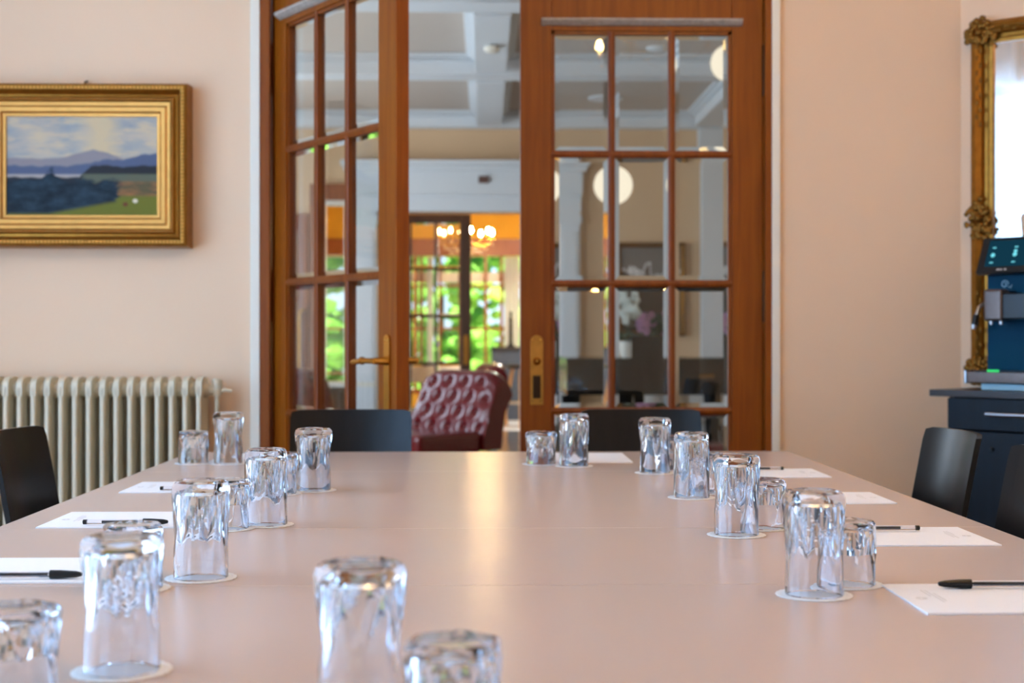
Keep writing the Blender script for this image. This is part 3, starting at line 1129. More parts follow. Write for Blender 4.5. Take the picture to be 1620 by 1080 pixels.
mt = Matrix.Rotation(sang, 4, 'Z')
loc = P0 + mt @ Vector((.105, .0, 0))
cm = thing('coffee_machine', 'dark teal coffee machine with a tilted touch screen on the sideboard', 'coffee machine', (loc.x, loc.y, CZ), sang)
BQ = .16       # body front
ly = lambda v: zat(v, 4.62) - CZ
MB().box(.010, .36, BQ, .315, .018, ly(428), .006).build('body', M_teal, cm)
for xx in (.06, .31):
    for yv in (BQ + .03, .29):
        MB().lathe([(.016, 0), (.016, .0175)], (xx, yv, 0.0005), 14).build('foot', M_black, cm)
tr = MB().box(.004, .356, .045, BQ - .001, ly(605), ly(588), .003).build('drip_tray', M_smoke, cm, label='brushed metal drip tray front')
MB().box(-.004, .0035, .043, BQ - .004, ly(606), ly(586), .002).build('tray_end', M_steel, tr)
MB().box(.02, .34, .055, BQ - .01, ly(588) + .0005, ly(586), .001).build('drip_grid', M_black, tr)
MB().box(.075, .115, .050, .056, ly(588) + .0005, ly(584), .001).build('status_light', M_green, tr, label='green status light')
MB().box(.048, .34, .058, BQ - .004, .001, ly(606) - .0005, .004).build('base', M_bluebase, cm, label='pale blue base block')
# tilted display
TL = Matrix.Translation((0, BQ - .055, ly(431))) @ Matrix.Rotation(R(-24), 4, 'X')
sh = ly(373) - ly(431)
hd = MB().box(.000, .37, 0, .022, 0, sh * 1.09, .005, M=TL).build('display_housing', M_black, cm, label='black display bezel')
MB().box(.028, .345, -.0015, -.0003, .022, sh * .98, M=TL).build('screen', M_screen, hd, label='glowing blue touch screen', smooth=0)
ic = MB()
random.seed(5)
for i in range(4):
    for j in range(3):
        x = .05 + i * .078
        z = .036 + j * .027
        if j == 1:
            ic.lathe([(.0075, 0), (.0075, .0006)], M=TL @ Matrix.Translation((x, -.0016, z)) @ Matrix.Rotation(PI / 2, 4, 'X'), seg=14)
            if i % 2:
                ic.lathe([(.006, 0), (.006, .0006)], M=TL @ Matrix.Translation((x, -.0016, z + .012)) @ Matrix.Rotation(PI / 2, 4, 'X'), seg=14)
        else:
            ic.box(x - .006, x + .006, -.0022, -.0016, z - .002, z + .002, M=TL)
ic.build('screen_icons', M_icon, hd, smooth=0)
lg = MB()
for k, ww in enumerate((.010, .006, .008)):
    lg.box(.075 + k * .013, .075 + k * .013 + ww, -.001, -.0003, .008, .013, M=TL)
lg.build('bezel_lettering', M_print, hd, smooth=0)
MB().box(.03, .34, BQ + .01, .31, ly(428) + .0005, ly(385), .004).build('top_housing', M_black, cm)
ho = MB()
ho.lathe([(.062, 0), (.066, .03), (.070, ly(337) - ly(385) - .012), (.066, ly(337) - ly(385)), (.02, ly(337) - ly(385) + .004)], (.165, .24, ly(385) + .0005), 28)
ho.build('bean_hopper', M_plastic, cm, label='clear bean hopper')
MB().lathe([(.058, .004), (.059, .028), (.03, .03)], (.165, .245, ly(385) + .0005), 24).build('coffee_beans', mat('coffee_beans', (46, 26, 16), .5, var=.5, scale=120, bump=.8), cm)
# outlet block, spouts, steam wand
spm = MB()
spm.box(.055, .120, .060, .115, ly(508), ly(458), .010, 3)
spo = spm.build('coffee_outlet', M_smoke, cm, label='smoky chrome coffee outlet')
for xx in (.070, .105):
    MB().tube([(xx, .085, ly(508) + .002), (xx, .085, ly(513))], .006, 10).build('spout', M_steel, spo)
MB().box(.118, .30, .066, BQ - .0005, ly(505), ly(465), .006).build('outlet_carrier', M_black, cm)
MB().box(.056, .118, .1155, BQ - .0005, ly(505), ly(460), .004).build('outlet_carrier', M_black, cm)
wd = MB().tube([(.030, BQ, ly(478)), (.026, BQ - .035, ly(478)), (.018, BQ - .06, ly(485)), (.012, BQ - .068, ly(498))], .0055, 10).build('steam_wand', M_steel, cm)
MB().tube([(.012, BQ - .068, ly(498) + .001), (.008, BQ - .074, ly(514))], [.010, .011], 12).build('wand_grip', M_black, wd)
MB().tube([(.008, BQ - .074, ly(514)), (.006, BQ - .077, ly(520))], [.010, .007], 12).build('wand_tip', M_steel, wd)
em = MB()
pts = []
for k in range(22):
    a = 2 * PI * k / 16
    r = .014 - .0005 * k
    pts.append((.075 + r * math.cos(a), BQ - .0012, ly(449) + r * math.sin(a)))
em.tube(pts, .0018, 6)
em.tube([(.086, BQ - .0012, ly(452)), (.096, BQ - .0012, ly(455)), (.100, BQ - .0012, ly(450))], .0016, 6)
em.build('swirl_emblem', M_bluebase, cm, label='pale blue swirl emblem')


# ------------------------------------------------------------------ chandelier builder (lamps carry their own light)
def chandelier(label, loc, rad, nb, drop, bulbm, crystal=True, bl=.02):
    t = thing('chandelier', label, 'chandelier', loc)
    st = MB()
    st.lathe([(.008, 0), (.02, .03), (.012, .06), (.03, .10), (.03, .14), (.01, .18), (.008, .2)], (0, 0, -.12), 16)
    st.tube([(0, 0, .05), (0, 0, drop)], .005, 8)
    st.lathe([(.05, 0), (.03, -.03)], (0, 0, drop), 16)
    st.build('stem', M_brass, t)
    for k in range(nb):
        a = 2 * PI * k / nb + .2
        ca, sa = math.cos(a), math.sin(a)
        arm = MB().tube([(.02 * ca, .02 * sa, -.05), (rad * .5 * ca, rad * .5 * sa, -.12), (rad * .85 * ca, rad * .85 * sa, -.11), (rad * ca, rad * sa, -.05)], .005, 8)
        arm.lathe([(.006, 0), (.022, .008), (.02, .012), (.009, .014), (.009, .06)], (rad * ca, rad * sa, -.055), 12)
        ao = arm.build('arm', M_brass, t)
        MB().lathe([(.004, 0), (bl * .8, bl * .9), (bl * .85, bl * 1.5), (bl * .5, bl * 2.6), (.002, bl * 3.4)], (rad * ca, rad * sa, .006), 10).build('bulb', bulbm, ao)
        if crystal:
            cr = MB()
            for j in range(3):
                cr.sphere((rad * ca * (1 - .22 * j), rad * sa * (1 - .22 * j), -.10 - .05 * j), .016, 1, (.7, .7, 1.4))
            cr.build('crystal_drop', M_crystal, ao)
    if crystal:
        cr = MB()
        for k in range(10):
            a = 2 * PI * k / 10
            for j in range(4):
                cr.sphere((.10 * (1 - .2 * j) * math.cos(a), .10 * (1 - .2 * j) * math.sin(a), -.16 - .045 * j), .014, 1, (.8, .8, 1.3))
        cr.build('crystal_pendant', M_crystal, t)
    return t


chandelier('brass chandelier over the meeting table, mirrored in the door panes', (.85, 1.8, 2.80), .45, 6, H1 - 2.80, M_bulb, False, .0275)

# ------------------------------------------------------------------ lounge beyond the doors
YL0, YL1 = 5.27, 14.0
H2 = 3.28
HB = 3.12
LLX, LRX = -3.0, 3.0
struct(MB().box(LLX - .2, LRX + .2, 5.25, 16.4, -.1, 0), 'floor_lounge', M_darkfloor, 'dark polished stone floor of the lounge', 'floor')
struct(MB().box(LLX - .2, LRX + .2, 5.25, YL1 + .2, H2, H2 + .1), 'ceiling_lounge', M_coffer, 'beige coffered ceiling field of the lounge', 'ceiling')
w = MB()
for a, b in ((5.25, 6.8), (9.2, 10.6), (13.0, 14.2)):
    w.box(LLX - .2, LLX, a, b, 0, H2)
for a, b in ((6.8, 9.2), (10.6, 13.0)):
    w.box(LLX - .2, LLX, a, b, 0, .5)
    w.box(LLX - .2, LLX, a, b, 2.7, H2)
struct(w, 'wall_lounge_left', M_beige, 'beige window wall at the left of the lounge', 'wall')
struct(MB().box(LRX, LRX + .2, 5.25, 14.2, 0, H2), 'wall_lounge_right', M_beige, 'beige wall at the right of the lounge', 'wall')
for i, (a, b) in enumerate(((6.8, 9.2), (10.6, 13.0))):
    f = MB()
    for yv in (a, (a + b) / 2 - .04, b - .08):
        f.box(LLX - .02, LLX + .04, yv, yv + .08, .5, 2.7)
    f.box(LLX - .02, LLX + .04, a, b, .5, .57)
    f.box(LLX - .02, LLX + .04, a, b, 2.63, 2.7)
    struct(f, 'window_%d' % (3 + i), M_trimw, ('nearer' if i == 0 else 'farther') + ' white framed window in the left wall of the lounge', 'window')
# portal wall
PX0, PX1 = xat(597, 14.0), xat(884, 14.0)
ZP = zat(336, 14.0)
WX0, WX1 = xat(508, 14.0), xat(592, 14.0)
w = MB()
w.box(LLX - .2, WX0, YL1, YL1 + .2, 0, H2)
w.box(WX0, WX1, YL1, YL1 + .2, 0, zat(603, 14))
w.box(WX0, WX1, YL1, YL1 + .2, zat(318, 14), H2)
w.box(WX1, PX0, YL1, YL1 + .2, 0, H2)
w.box(PX0, PX1, YL1, YL1 + .2, ZP, H2)
w.box(PX1, LRX + .2, YL1, YL1 + .2, 0, H2)
struct(w, 'wall_lounge_back', M_beige, 'beige wall at the far end of the lounge, pierced by a white portal', 'wall')
# white entablature and pilasters of the portal
e = MB()
zt = zat(255, 13.9)
EX1 = xat(933, 13.9)
PXL = PX0 - .22
e.box(PXL - .12, EX1, 13.78, 13.999, zt - .05, zt, .008)
e.box(PXL - .09, EX1 - .03, 13.82, 13.999, zt - .10, zt - .05, .008)
e.box(PXL - .05, EX1 - .07, 13.88, 13.999, ZP + .17, zt - .10)
e.box(PXL - .04, EX1 - .08, 13.86, 13.999, ZP + .15, ZP + .17)
e.box(PXL - .04, EX1 - .085, 13.89, 13.999, ZP + .0, ZP + .15)
struct(e, 'trim_4', M_white, 'white entablature over the portal at the far end of the lounge', 'portal')
for i, (a, b, lab) in enumerate(((PX1, xat(917, 13.9), 'white pilaster at the right side of the lounge portal'), (PXL, PX0, 'white pilaster at the left side of the lounge portal'))):
    p = MB()
    p.box(a, b, 13.88, 13.999, 0, ZP - .001, .004)
    p.box(a + .03, b - .03, 13.865, 13.879, .25, ZP - .2, .003)
    p.box(a - .02, b + .02, 13.86, 13.9, 0, .2, .004)
    p.box(a - .015, b + .015, 13.86, 13.9, ZP - .12, ZP - .03, .004)
    struct(p, 'trim_%d' % (5 + i), M_white, lab, 'pilaster')
p = MB()
p.box(xat(1110, 13.9), xat(1151, 13.9), 13.88, 13.999, 0, HB - .001, .004)
p.box(xat(1110, 13.9) - .03, xat(1151, 13.9) + .03, 13.85, 13.999, HB - .2, HB - .002, .006)
struct(p, 'trim_7', M_white, 'plain white pilaster at the right of the dark painting in the lounge', 'pilaster')


# ceiling beams with dentil mouldings
def beam(i, x0, x1, y0, y1, lab, alongx=True):
    b = MB()
    b.box(x0, x1, y0, y1, HB, H2 - .0005, .004)
    r = struct(b, 'trim_%d' % i, M_white, lab, 'ceiling beam')
    d = MB()
    if alongx:
        for yf, s in ((y0, -1), (y1, 1)):
            if yf > 13.9 and s > 0:
                continue
            d.box(x0, x1, min(yf, yf + s * .07), max(yf, yf + s * .07), H2 - .035, H2 - .001, .006)
            d.box(x0, x1, min(yf, yf + s * .03), max(yf, yf + s * .03), H2 - .062, H2 - .035)
            n = int((x1 - x0) / .034)
            for k in range(n):
                x = x0 + k * .034
                d.box(x, x + .018, min(yf, yf + s * .045), max(yf, yf + s * .045), H2 - .058, H2 - .038)
    else:
        for xf, s in ((x0, -1), (x1, 1)):
            d.box(min(xf, xf + s * .07), max(xf, xf + s * .07), y0, y1, H2 - .035, H2 - .001, .006)
            d.box(min(xf, xf + s * .035), max(xf, xf + s * .035), y0, y1, H2 - .062, H2 - .035)
    d.build('dentil_moulding', M_white, r)


beam(8, LLX, LRX, 8.70, 8.98, 'nearest white cross beam of the lounge ceiling, seen at the top of the doorway')
beam(9, LLX, LRX, 11.09, 11.36, 'middle white cross beam of the lounge ceiling with dentil moulding')
beam(10, LLX, LRX, 13.86, 13.998, 'white dentil cornice along the far wall of the lounge')
for i, (xc, yy) in enumerate(((.055, 0), (2.17, 0), (-2.1, 0))):
    for j, (a, b) in enumerate(((5.3, 8.62), (9.06, 11.01), (11.44, 13.78))):
        if i == 2 and j == 0:
            pass
        pos = ['in the middle of the doorway view', 'above the right pilaster', 'along the left windows'][i]
        dist = ['nearest', 'second', 'farthest'][j]
        beam(11 + i * 3 + j, xc - .12, xc + .12, a, b, '%s white lengthwise ceiling beam of the lounge %s' % (dist, pos), False)

# ceiling fittings
p = at(786, 72, 10)
o = MB().lathe([(.030, 0), (.055, -.012), (.058, -.028), (.045, -.045), (.012, -.055)], (0, 0, 0), 24).build('smoke_detector', M_trimw, loc=(.06, 2250 * (HB - CAMZ) / (HZ - 72), HB - .0005))
tag(o, 'round white smoke detector under the lounge ceiling beam', 'smoke detector')
for (u, v, r, lab) in ((958, 154, .165, 'wide white ceiling disc in the far coffer of the lounge'), (1040, 74, .085, 'small white ceiling disc in the middle coffer of the lounge')):
    Y = F * (H2 - CAMZ) / (HZ - v)
    o = MB().lathe([(r, 0), (r, -.012), (r * .85, -.02), (r * .4, -.026), (.01, -.026)], (0, 0, 0), 28).build('ceiling_speaker', M_white, loc=(xat(u, Y), Y, H2 - .0005))
    tag(o, lab, 'ceiling fitting')
p = at(765, 284, 13.87)
o = MB().box(-.05, .05, -.03, .0, -.035, .035, .008).build('wall_sensor', M_dim, loc=(p.x, 13.879, p.z))
tag(o, 'small reddish brown sensor on the white portal entablature', 'sensor')

for (u, v, Y, r, lab) in ((970, 293, 10.2, .140, 'opal globe pendant lamp hanging low in the lounge behind the closed door'), (1153, 100, 9.7, .125, 'opal globe pendant lamp close to the ceiling at the right of the lounge')):
    p = at(u, v, Y)
    t = thing('globe_pendant', lab, 'pendant lamp', p)
    MB().lathe([(.02, r * .99), (.03, r * .96), (.03, r * 1.12), (.012, r * 1.25)], (0, 0, 0), 18).build('gallery', M_brass, t)
    MB().tube([(0, 0, r * 1.2), (0, 0, H2 - p.z - .002)], .005, 8).build('rod', M_brass, t)
    MB().lathe([(.05, H2 - p.z - .03), (.05, H2 - p.z - .001)], (0, 0, 0), 18).build('ceiling_rose', M_brass, t)
    MB().sphere((0, 0, 0), r, 4).build('globe', M_globe, t, label='glowing opal globe')


# ------------------------------------------------------------------ oxblood tufted chairs
def make_armchair():
    t = thing('tufted_leather_chair', 'chair', 'armchair', group='oxblood tufted leather chairs')
    wd = .39
    front = []
    for k in range(29):
        f = k / 28
        front.append((-.02 + .13 * f ** 1.2, .36 + .42 * f))
    roll = []
    for k in range(1, 13):
        a = PI * 1.05 * k / 12
        roll.append((.185 - .075 * math.cos(a), .78 + .062 * math.sin(a)))
    back = [(.225, .70), (.19, .60), (.17, .45), (.15, .30), (-.02, .30)]
    prof = front + roll + back
    nx = 48
    rows = []
    btn = []
    for r_ in range(4):
        for c_ in range(5 if r_ % 2 == 0 else 4):
            btn.append((-.32 + .16 * c_ + (0 if r_ % 2 == 0 else .08), .45 + r_ * .105))
    for i in range(nx + 1):
        x = -wd + 2 * wd * i / nx
        e = max(0, (abs(x) - (wd - .2)) / .2)
        drop = .13 * (1 - math.sqrt(max(0, 1 - e * e)))
        ring = []
        for j, (y, z) in enumerate(prof):
            dy = 0
            if j < len(front) + 2:
                dmin = min(((x - bx) ** 2 + (z - bz) ** 2) ** .5 for bx, bz in btn)
                ua = (x + (z - .45) * .762) / .16
                ub = (x - (z - .45) * .762) / .16
                crease = min(abs((ua - .0) % 1 - .5), abs((ub - .0) % 1 - .5))
                dy = .032 * math.exp(-(dmin / .022) ** 2) + .004 * math.exp(-(dmin / .06) ** 2)
                dy -= .012 * min(1, dmin / .065)
                if abs(x) > wd - .05:
                    dy *= .3
            ring.append((x * (1 - .0), y + dy, z - drop * max(0, (z - .45) / .38)))
        rows.append(ring)
    bk = MB().rings(rows).build('tufted_backrest', M_leather, t, label='deep buttoned backrest with a scrolled top', smooth=70)
    q = MB()
    for bx, bz in btn:
        f = (bz - .36) / .42
        q.sphere((bx, -.02 + .13 * max(f, 0) ** 1.2 + .02, bz), .012, 2, (1, .6, 1))
    q.build('button', M_leather, bk)
    MB().box(-.37, .37, -.60, -.02, .27, .43, .045, 4).build('seat_cushion', M_leather, t)
    MB().box(-.36, .36, -.58, .14, .14, .268, .02, 3).build('seat_base', M_leather, t)
    for sx in (-1, 1):
        for sy in (-.53, .10):
            MB().lathe([(.018, 0), (.02, .02), (.014, .05), (.026, .10), (.028, .139)], (sx * .31, sy, 0), 14).build('leg', M_oakd, t)
    return t


ac0 = make_armchair()
acs = [
    (xat(707, 10), 10.0, R(-45), 'oxblood tufted leather chair in the open doorway, behind the left end chair'),
    (xat(745, 13.0), 12.9, R(-78), 'oxblood leather chair back peeping over the tufted chair in the doorway'),
    (xat(466, 10.6), 10.6, R(40), 'oxblood leather chair seen through the lowest panes of the open left door'),
]
for i, (x, y, rz, lab) in enumerate(acs):
    o = ac0 if i == 0 else dup(ac0, (x, y, 0), rz, lab)
    o.location, o.rotation_euler = (x, y, 0), (0, 0, rz)
    o['label'] = lab
st = thing('leather_footstool', 'low red leather footstool beyond the bottom right pane of the closed door', 'footstool', (xat(1137, 8.6), 8.6, 0))
MB().box(-.24, .24, -.2, .2, .26, .43, .05, 4).build('cushion', M_leather, st)
for sx in (-1, 1):
    for sy in (-1, 1):
        MB().lathe([(.015, 0), (.02, .1), (.026, .259)], (sx * .18, sy * .15, 0), 12).build('leg', M_oakd, st)

# ------------------------------------------------------------------ grand piano, flowers, chairs around it
GY = 11.0
gp = thing('grand_piano', 'black lacquered grand piano behind the closed glazed door', 'piano', (xat(1020, GY), GY, 0))
gx = lambda u: xat(u, GY) - xat(1020, GY)
zt = zat(569, GY)
poly = [(gx(897), .0), (gx(1112), .0), (gx(1122), .05)]
case = []
outline = [(gx(897), 0), (gx(1108), 0)]
for k in range(11):
    f = k / 10
    outline.append((gx(1108) + (gx(1175) - gx(1108)) * f, .30 * f ** .7))
outline += [(gx(1175), .62), (gx(1120), .95), (gx(1000), 1.15), (gx(897), 1.2)]
MB().prism(outline, zat(625, GY), zt - .012, 'z').build('case', M_piano, gp)
lid = MB()
lid.prism([(x * 1.01, y * 1.01 - .01) for x, y in outline], zt - .0115, zt + .012, 'z')
# the lid's flank sweeps down to the right
sweep = [(gx(1108), zt - .012)]
for k in range(11):
    f = k / 10
    sweep.append((gx(1108) + (gx(1158) - gx(1108)) * f, zt - .012 - (zat(569, GY) - zat(628, GY)) * (f ** 1.9)))
lid.build('lid', M_piano, gp)
MB().box(gx(973), gx(1058), -.16, -.02, zat(600, GY), zt - .03, .01).build('keyboard_ledge', M_piano, gp)
MB().box(gx(1000), gx(1052), .04, .10, zt + .0125, zat(531, GY), .006).build('music_desk', M_piano, gp)
lt = MB()
for k in range(7):
    lt.box(gx(1107) + k * .016, gx(1107) + k * .016 + .010, -.0115, -.0102, zat(598, GY), zat(592, GY))
lt.build('gilt_lettering', M_gold, gp, smooth=0)
for (u, yv) in ((905, .12), (1140, .40), (1010, 1.05)):
    MB().lathe([(.03, 0), (.045, .05), (.05, .1), (.055, .3), (.075, zat(626, GY) - .0)], (gx(u), yv, 0), 14).build('leg', M_piano, gp)
pd = MB().box(gx(1005), gx(1022), .1, .14, .12, zat(626, GY), .004).build('pedal_lyre', M_piano, gp)
MB().box(gx(1003), gx(1024), .02, .14, .08, .119, .004).build('pedal', M_brass, pd)


def plant(name, lab, p, pot_r, pot_h, potm, petals, fol, spread, htop, hleaf, seed, cat):
    random.seed(seed)
    t = thing(name, lab, cat, p)
    MB().lathe([(pot_r * .75, 0), (pot_r * .95, pot_h * .5), (pot_r, pot_h), (pot_r * .88, pot_h), (pot_r * .85, pot_h * .85)], (0, 0, 0), 20).build('pot', potm, t)
    lf = MB()
    for k in range(16):
        a = random.uniform(0, 2 * PI)
        L = random.uniform(.5, 1) * spread
        z = random.uniform(.3, 1) * hleaf
        c, s = math.cos(a), math.sin(a)
        lf.tube([(0, 0, pot_h * .9), (L * .5 * c, L * .5 * s, pot_h + z), (L * c, L * s, pot_h + z * .8)], [.006, .030, .003], 6)
    lf.build('leaves', fol, t)
    sm = MB()
    fl = MB()
    for k in range(4):
        a = random.uniform(0, 2 * PI)
        c, s = math.cos(a), math.sin(a)
        tip = (spread * .6 * c, spread * .35 * s, htop)
        sm.tube([(0, 0, pot_h * .9), (tip[0] * .3, tip[1] * .3, htop * .6), tip], .004, 6)
        for q in range(11):
            f = random.uniform(.45, 1.02)
            cx, cyy, cz = tip[0] * f + random.uniform(-.05, .05), tip[1] * f + random.uniform(-.05, .05), pot_h + (htop - pot_h) * f + random.uniform(-.03, .03)
            for b in range(5):
                aa = 2 * PI * b / 5
                fl.sphere((cx + .018 * math.cos(aa), cyy, cz + .018 * math.sin(aa)), .015, 1, (1, .35, 1))
    sm.build('stem', M_leafd, t)
    fl.build('blossoms', petals, t)
    return t


zt2 = zt + .0126
plant('white_orchid', 'white orchid in a white ribbed pot on the black piano', (xat(993, 11.35), 11.35, zt2), .075, .13, M_pot, M_petal, M_leafd, .14, .50, .06, 3, 'flower')
plant('mauve_bouquet', 'mauve flowers over dark leaves in a dark bowl on the piano', (xat(1036, 11.62), 11.62, zt2), .10, .10, M_black, M_pink, M_leafd, .22, .33, .26, 9, 'flower')
for i, (u, lab) in enumerate(((994, 'white round backed chair seen under the piano, left of the pedals'), (1048, 'white round backed chair seen under the piano, right of the pedals'), (1120, 'white round backed chair partly hidden by the right piano leg'))):
    Y = (13.2, 12.6, 13.1)[i]
    t = thing('tub_chair', lab, 'chair', (xat(u, Y), Y, 0), group='white tub chairs behind the piano')
    pts = []
    bk = MB()
    arc = [(.24 * math.cos(a), .24 * math.sin(a)) for a in [R(-200 + 220 * k / 14) for k in range(15)]]
    rows = []
    for x, y in arc:
        n = Vector((x, y, 0)).normalized()
        f = max(0, 1 - abs(math.atan2(y, x) + PI / 2) / 2.2)
        hh = .50 + .12 * math.sqrt(f)
        rows.append([(x, y, .3), (x, y, hh), (x - n.x * .05, y - n.y * .05, hh), (x - n.x * .05, y - n.y * .05, .3)])
    bk.rings(rows).build('backrest', M_seatw, t)
    MB().lathe([(.19, .28), (.2, .40), (.17, .43), (.02, .44)], (0, 0, 0), 24).build('seat', M_seatw, t)
    for k in range(4):
        a = PI / 4 + PI / 2 * k
        MB().tube([(.14 * math.cos(a), .14 * math.sin(a), .285), (.18 * math.cos(a), .18 * math.sin(a), 0)], [.016, .011], 8).build('leg', M_oakd, t)

# dark painting in the lounge
DY = 13.99
dx0, dx1, dz0, dz1 = xat(982, DY), xat(1076, DY), zat(524, DY), zat(391, DY)
dp = thing('dark_framed_painting', 'large dark painting in a dull gilt frame on the lounge wall above the piano', 'painting', ((dx0 + dx1) / 2, DY, (dz0 + dz1) / 2))
hx, hz = (dx1 - dx0) / 2, (dz1 - dz0) / 2
m_dp, ntd, bd_ = new_mat('dark_old_painting')
bd_.inputs['Roughness'].default_value = .4
tcd = ntd.nodes.new('ShaderNodeTexCoord')
sxd = ntd.nodes.new('ShaderNodeSeparateXYZ')
nzd = ntd.nodes.new('ShaderNodeTexNoise')
nzd.inputs['Scale'].default_value = 4
nzd.inputs['Detail'].default_value = 4
ntd.links.new(tcd.outputs['Generated'], sxd.inputs[0])
ntd.links.new(tcd.outputs['Generated'], nzd.inputs['Vector'])
add = ntd.nodes.new('ShaderNodeMath')
add.operation = 'MULTIPLY_ADD'
ntd.links.new(nzd.outputs[0], add.inputs[0])
add.inputs[1].default_value = .5
ntd.links.new(sxd.outputs[2], add.inputs[2])
rpd = ntd.nodes.new('ShaderNodeValToRGB')
for p_, c_ in ((.35, (36, 28, 22)), (.75, (62, 50, 42)), (.95, (92, 78, 68)), (1.0, (118, 112, 108))):
    el = rpd.color_ramp.elements.new(p_)
    el.color = lin(c_)
ntd.links.new(add.outputs[0], rpd.inputs[0])
ntd.links.new(rpd.outputs[0], bd_.inputs['Base Color'])
MB().box(-hx, hx, -.03, -.02, -hz, hz).build('canvas', m_dp, dp, label='dark brown painted canvas', smooth=0)
MB().frame(-hx, hx, -hz, hz, [(-.004, -.03), (-.004, -.036), (.015, -.045), (.03, -.07), (.045, -.066), (.05, -.002), (-.004, -.002)]).build('frame', M_goldd, dp, label='dull gilt frame')

# window, ribbed panel and door with a brass pull at the far left of the lounge
f = MB()
wz0, wz1 = zat(603, 14), zat(318, 14)
f.box(WX0, WX0 + .05, 13.96, 14.05, wz0, wz1)
f.box(WX1 - .05, WX1, 13.96, 14.05, wz0, wz1)
f.box((WX0 + WX1) / 2 - .03, (WX0 + WX1) / 2 + .03, 13.97, 14.05, wz0, wz1)
f.box(WX0, WX1, 13.96, 14.05, wz1 - .05, wz1)
wo = struct(f, 'window_5', M_trimw, 'white framed inner window left of the portal, seen through the open door panes', 'window')
MB().box(WX0 - .03, WX1 + .03, 13.86, 14.04, wz0 - .05, wz0 - .0005, .005).build('sill', M_trimw, wo)
f = MB()
f.box(WX0 - .1, WX1 + .02, 13.93, 13.999, wz1 + .001, wz1 + .16, .004)
f.box(WX0 - .1, WX0 - .001, 13.93, 13.999, 0, wz1, .004)
struct(f, 'trim_20', M_oakr, 'red brown wooden casing of the inner window', 'casing')
pn = MB()
for k in range(16):
    x = WX0 + (WX1 - WX0) * k / 16
    pn.box(x + .002, x + (WX1 - WX0) / 16 - .004, 13.94, 13.975, .06, wz0 - .08, .004)
pn.box(WX0, WX1, 13.976, 13.999, .0, wz0 - .06)
tag(pn.build('radiator_cover', M_oakd), 'dark ribbed wooden radiator cover under the inner window of the lounge', 'radiator cover')
dk = door_leaf('door_3', 'red brown glazed door with a long brass pull at the far left of the lounge', .62, 2.28, .09, [.7, 1.45, 2.14], 2, M_oakr, M_oakr, (WX0 - .74, 13.94, 0), 0, 1, None, .045)
h = MB()
hz0, hz1 = zat(588, 13.9), zat(488, 13.9)
hxx = xat(475, 13.9) - (WX0 - .74)
h.tube([(hxx + .0, -.002, hz0), (hxx, -.05, hz0 + .01), (hxx, -.05, hz1 - .04), (hxx + .03, -.05, hz1 - .005), (hxx + .06, -.05, hz1 - .02), (hxx + .06, -.002, hz1 - .02)], .014, 10)
h.build('pull_handle', M_brass, dk, label='long brass pull handle')

# ------------------------------------------------------------------ bar room beyond the portal
YB = 19.5
struct(MB().box(-3.4, 3.4, 16.4, 19.8, -.1, .0), 'floor_bar', M_palefloor, 'pale stone floor under the bar stools', 'floor')
struct(MB().box(-3.4, 3.4, 14.2, 19.8, 2.95, 3.05), 'ceiling_bar', M_ceil, 'pale ceiling of the bar room', 'ceiling')
struct(MB().box(-3.4, -3.2, 14.2, 19.8, 0, 2.95), 'wall_bar_left', M_amber, 'amber wall at the left of the bar room', 'wall')
struct(MB().box(3.2, 3.4, 14.2, 19.8, 0, 2.95), 'wall_bar_right', M_amber, 'amber wall at the right of the bar room', 'wall')
WB = [(-2.5, xat(636, YB)), (xat(655, YB), xat(822, YB) + .35)]
zs0, zs1 = .30, zat(405, YB)
w = MB()
xs = [-3.2, WB[0][0], WB[0][1], WB[1][0], WB[1][1], 3.2]
for k in (0, 2, 4):
    w.box(xs[k], xs[k + 1], YB, YB + .2, 0, zs1)
for a, b in WB:
    w.box(a, b, YB, YB + .2, 0, zs0)
w.box(-3.2, 3.2, YB, YB + .2, zs1, 2.95)
struct(w, 'wall_bar_back', M_amber, 'amber wall over the garden windows of the bar room', 'wall')
b = MB()
b.box(-3.2, 3.2, YB - .08, YB - .001, zs1, zat(378, YB), .006)
for u0, u1 in ((637, 652),):
    b.box(xat(u0, YB), xat(u1, YB), YB - .07, YB - .001, 0, zs1 - .001)
struct(b, 'trim_21', M_oakr, 'brown wooden beam and post framing the garden windows', 'beam')
for i, (a, bb) in enumerate(WB):
    f = MB()
    n = 3 if i == 0 else 0
    edges = [a, bb - .06] + ([a + (bb - a) * .5] if i == 0 else [xat(u, YB) for u in (664, 693, 729, 766, 791)])
    for x in edges:
        f.box(x, x + .042, YB + .03, YB + .10, zs0, zs1)
    for v in (452, 520, 590):
        f.box(a, bb, YB + .04, YB + .08, zat(v + 2, YB), zat(v - 2, YB))
    f.box(a, bb, YB + .02, YB + .12, zs0, zs0 + .06)
    wo = struct(f, 'window_%d' % (6 + i), M_oakr, ['garden window at the left of the bar room', 'garden window of many panes behind the chandelier'][i], 'window')
    if i == 1:
        MB().box(a, bb, YB + .11, YB + .16, zat(446, YB), zat(430, YB)).build('transom', M_trimw, wo, label='white transom bar')


def curtain(x0, x1, y, z0, z1, lab):
    t = bmesh.new()
    n = max(12, int((x1 - x0) / .012))
    A, B = [], []
    for k in range(n + 1):
        x = x0 + (x1 - x0) * k / n
        yy_ = y + .018 * math.sin(k * .9) + .006 * math.sin(k * 2.3)
        A.append(t.verts.new((x, yy_, z0)))
        B.append(t.verts.new((x, yy_, z1)))
    for k in range(n):
        t.faces.new((A[k], A[k + 1], B[k + 1], B[k]))
    o = MB().add(t).build('curtain', M_curtain)
    sd = o.modifiers.new('thick', 'SOLIDIFY')
    sd.thickness = .003
    return tag(o, lab, 'curtain', 'white curtains at the garden windows')


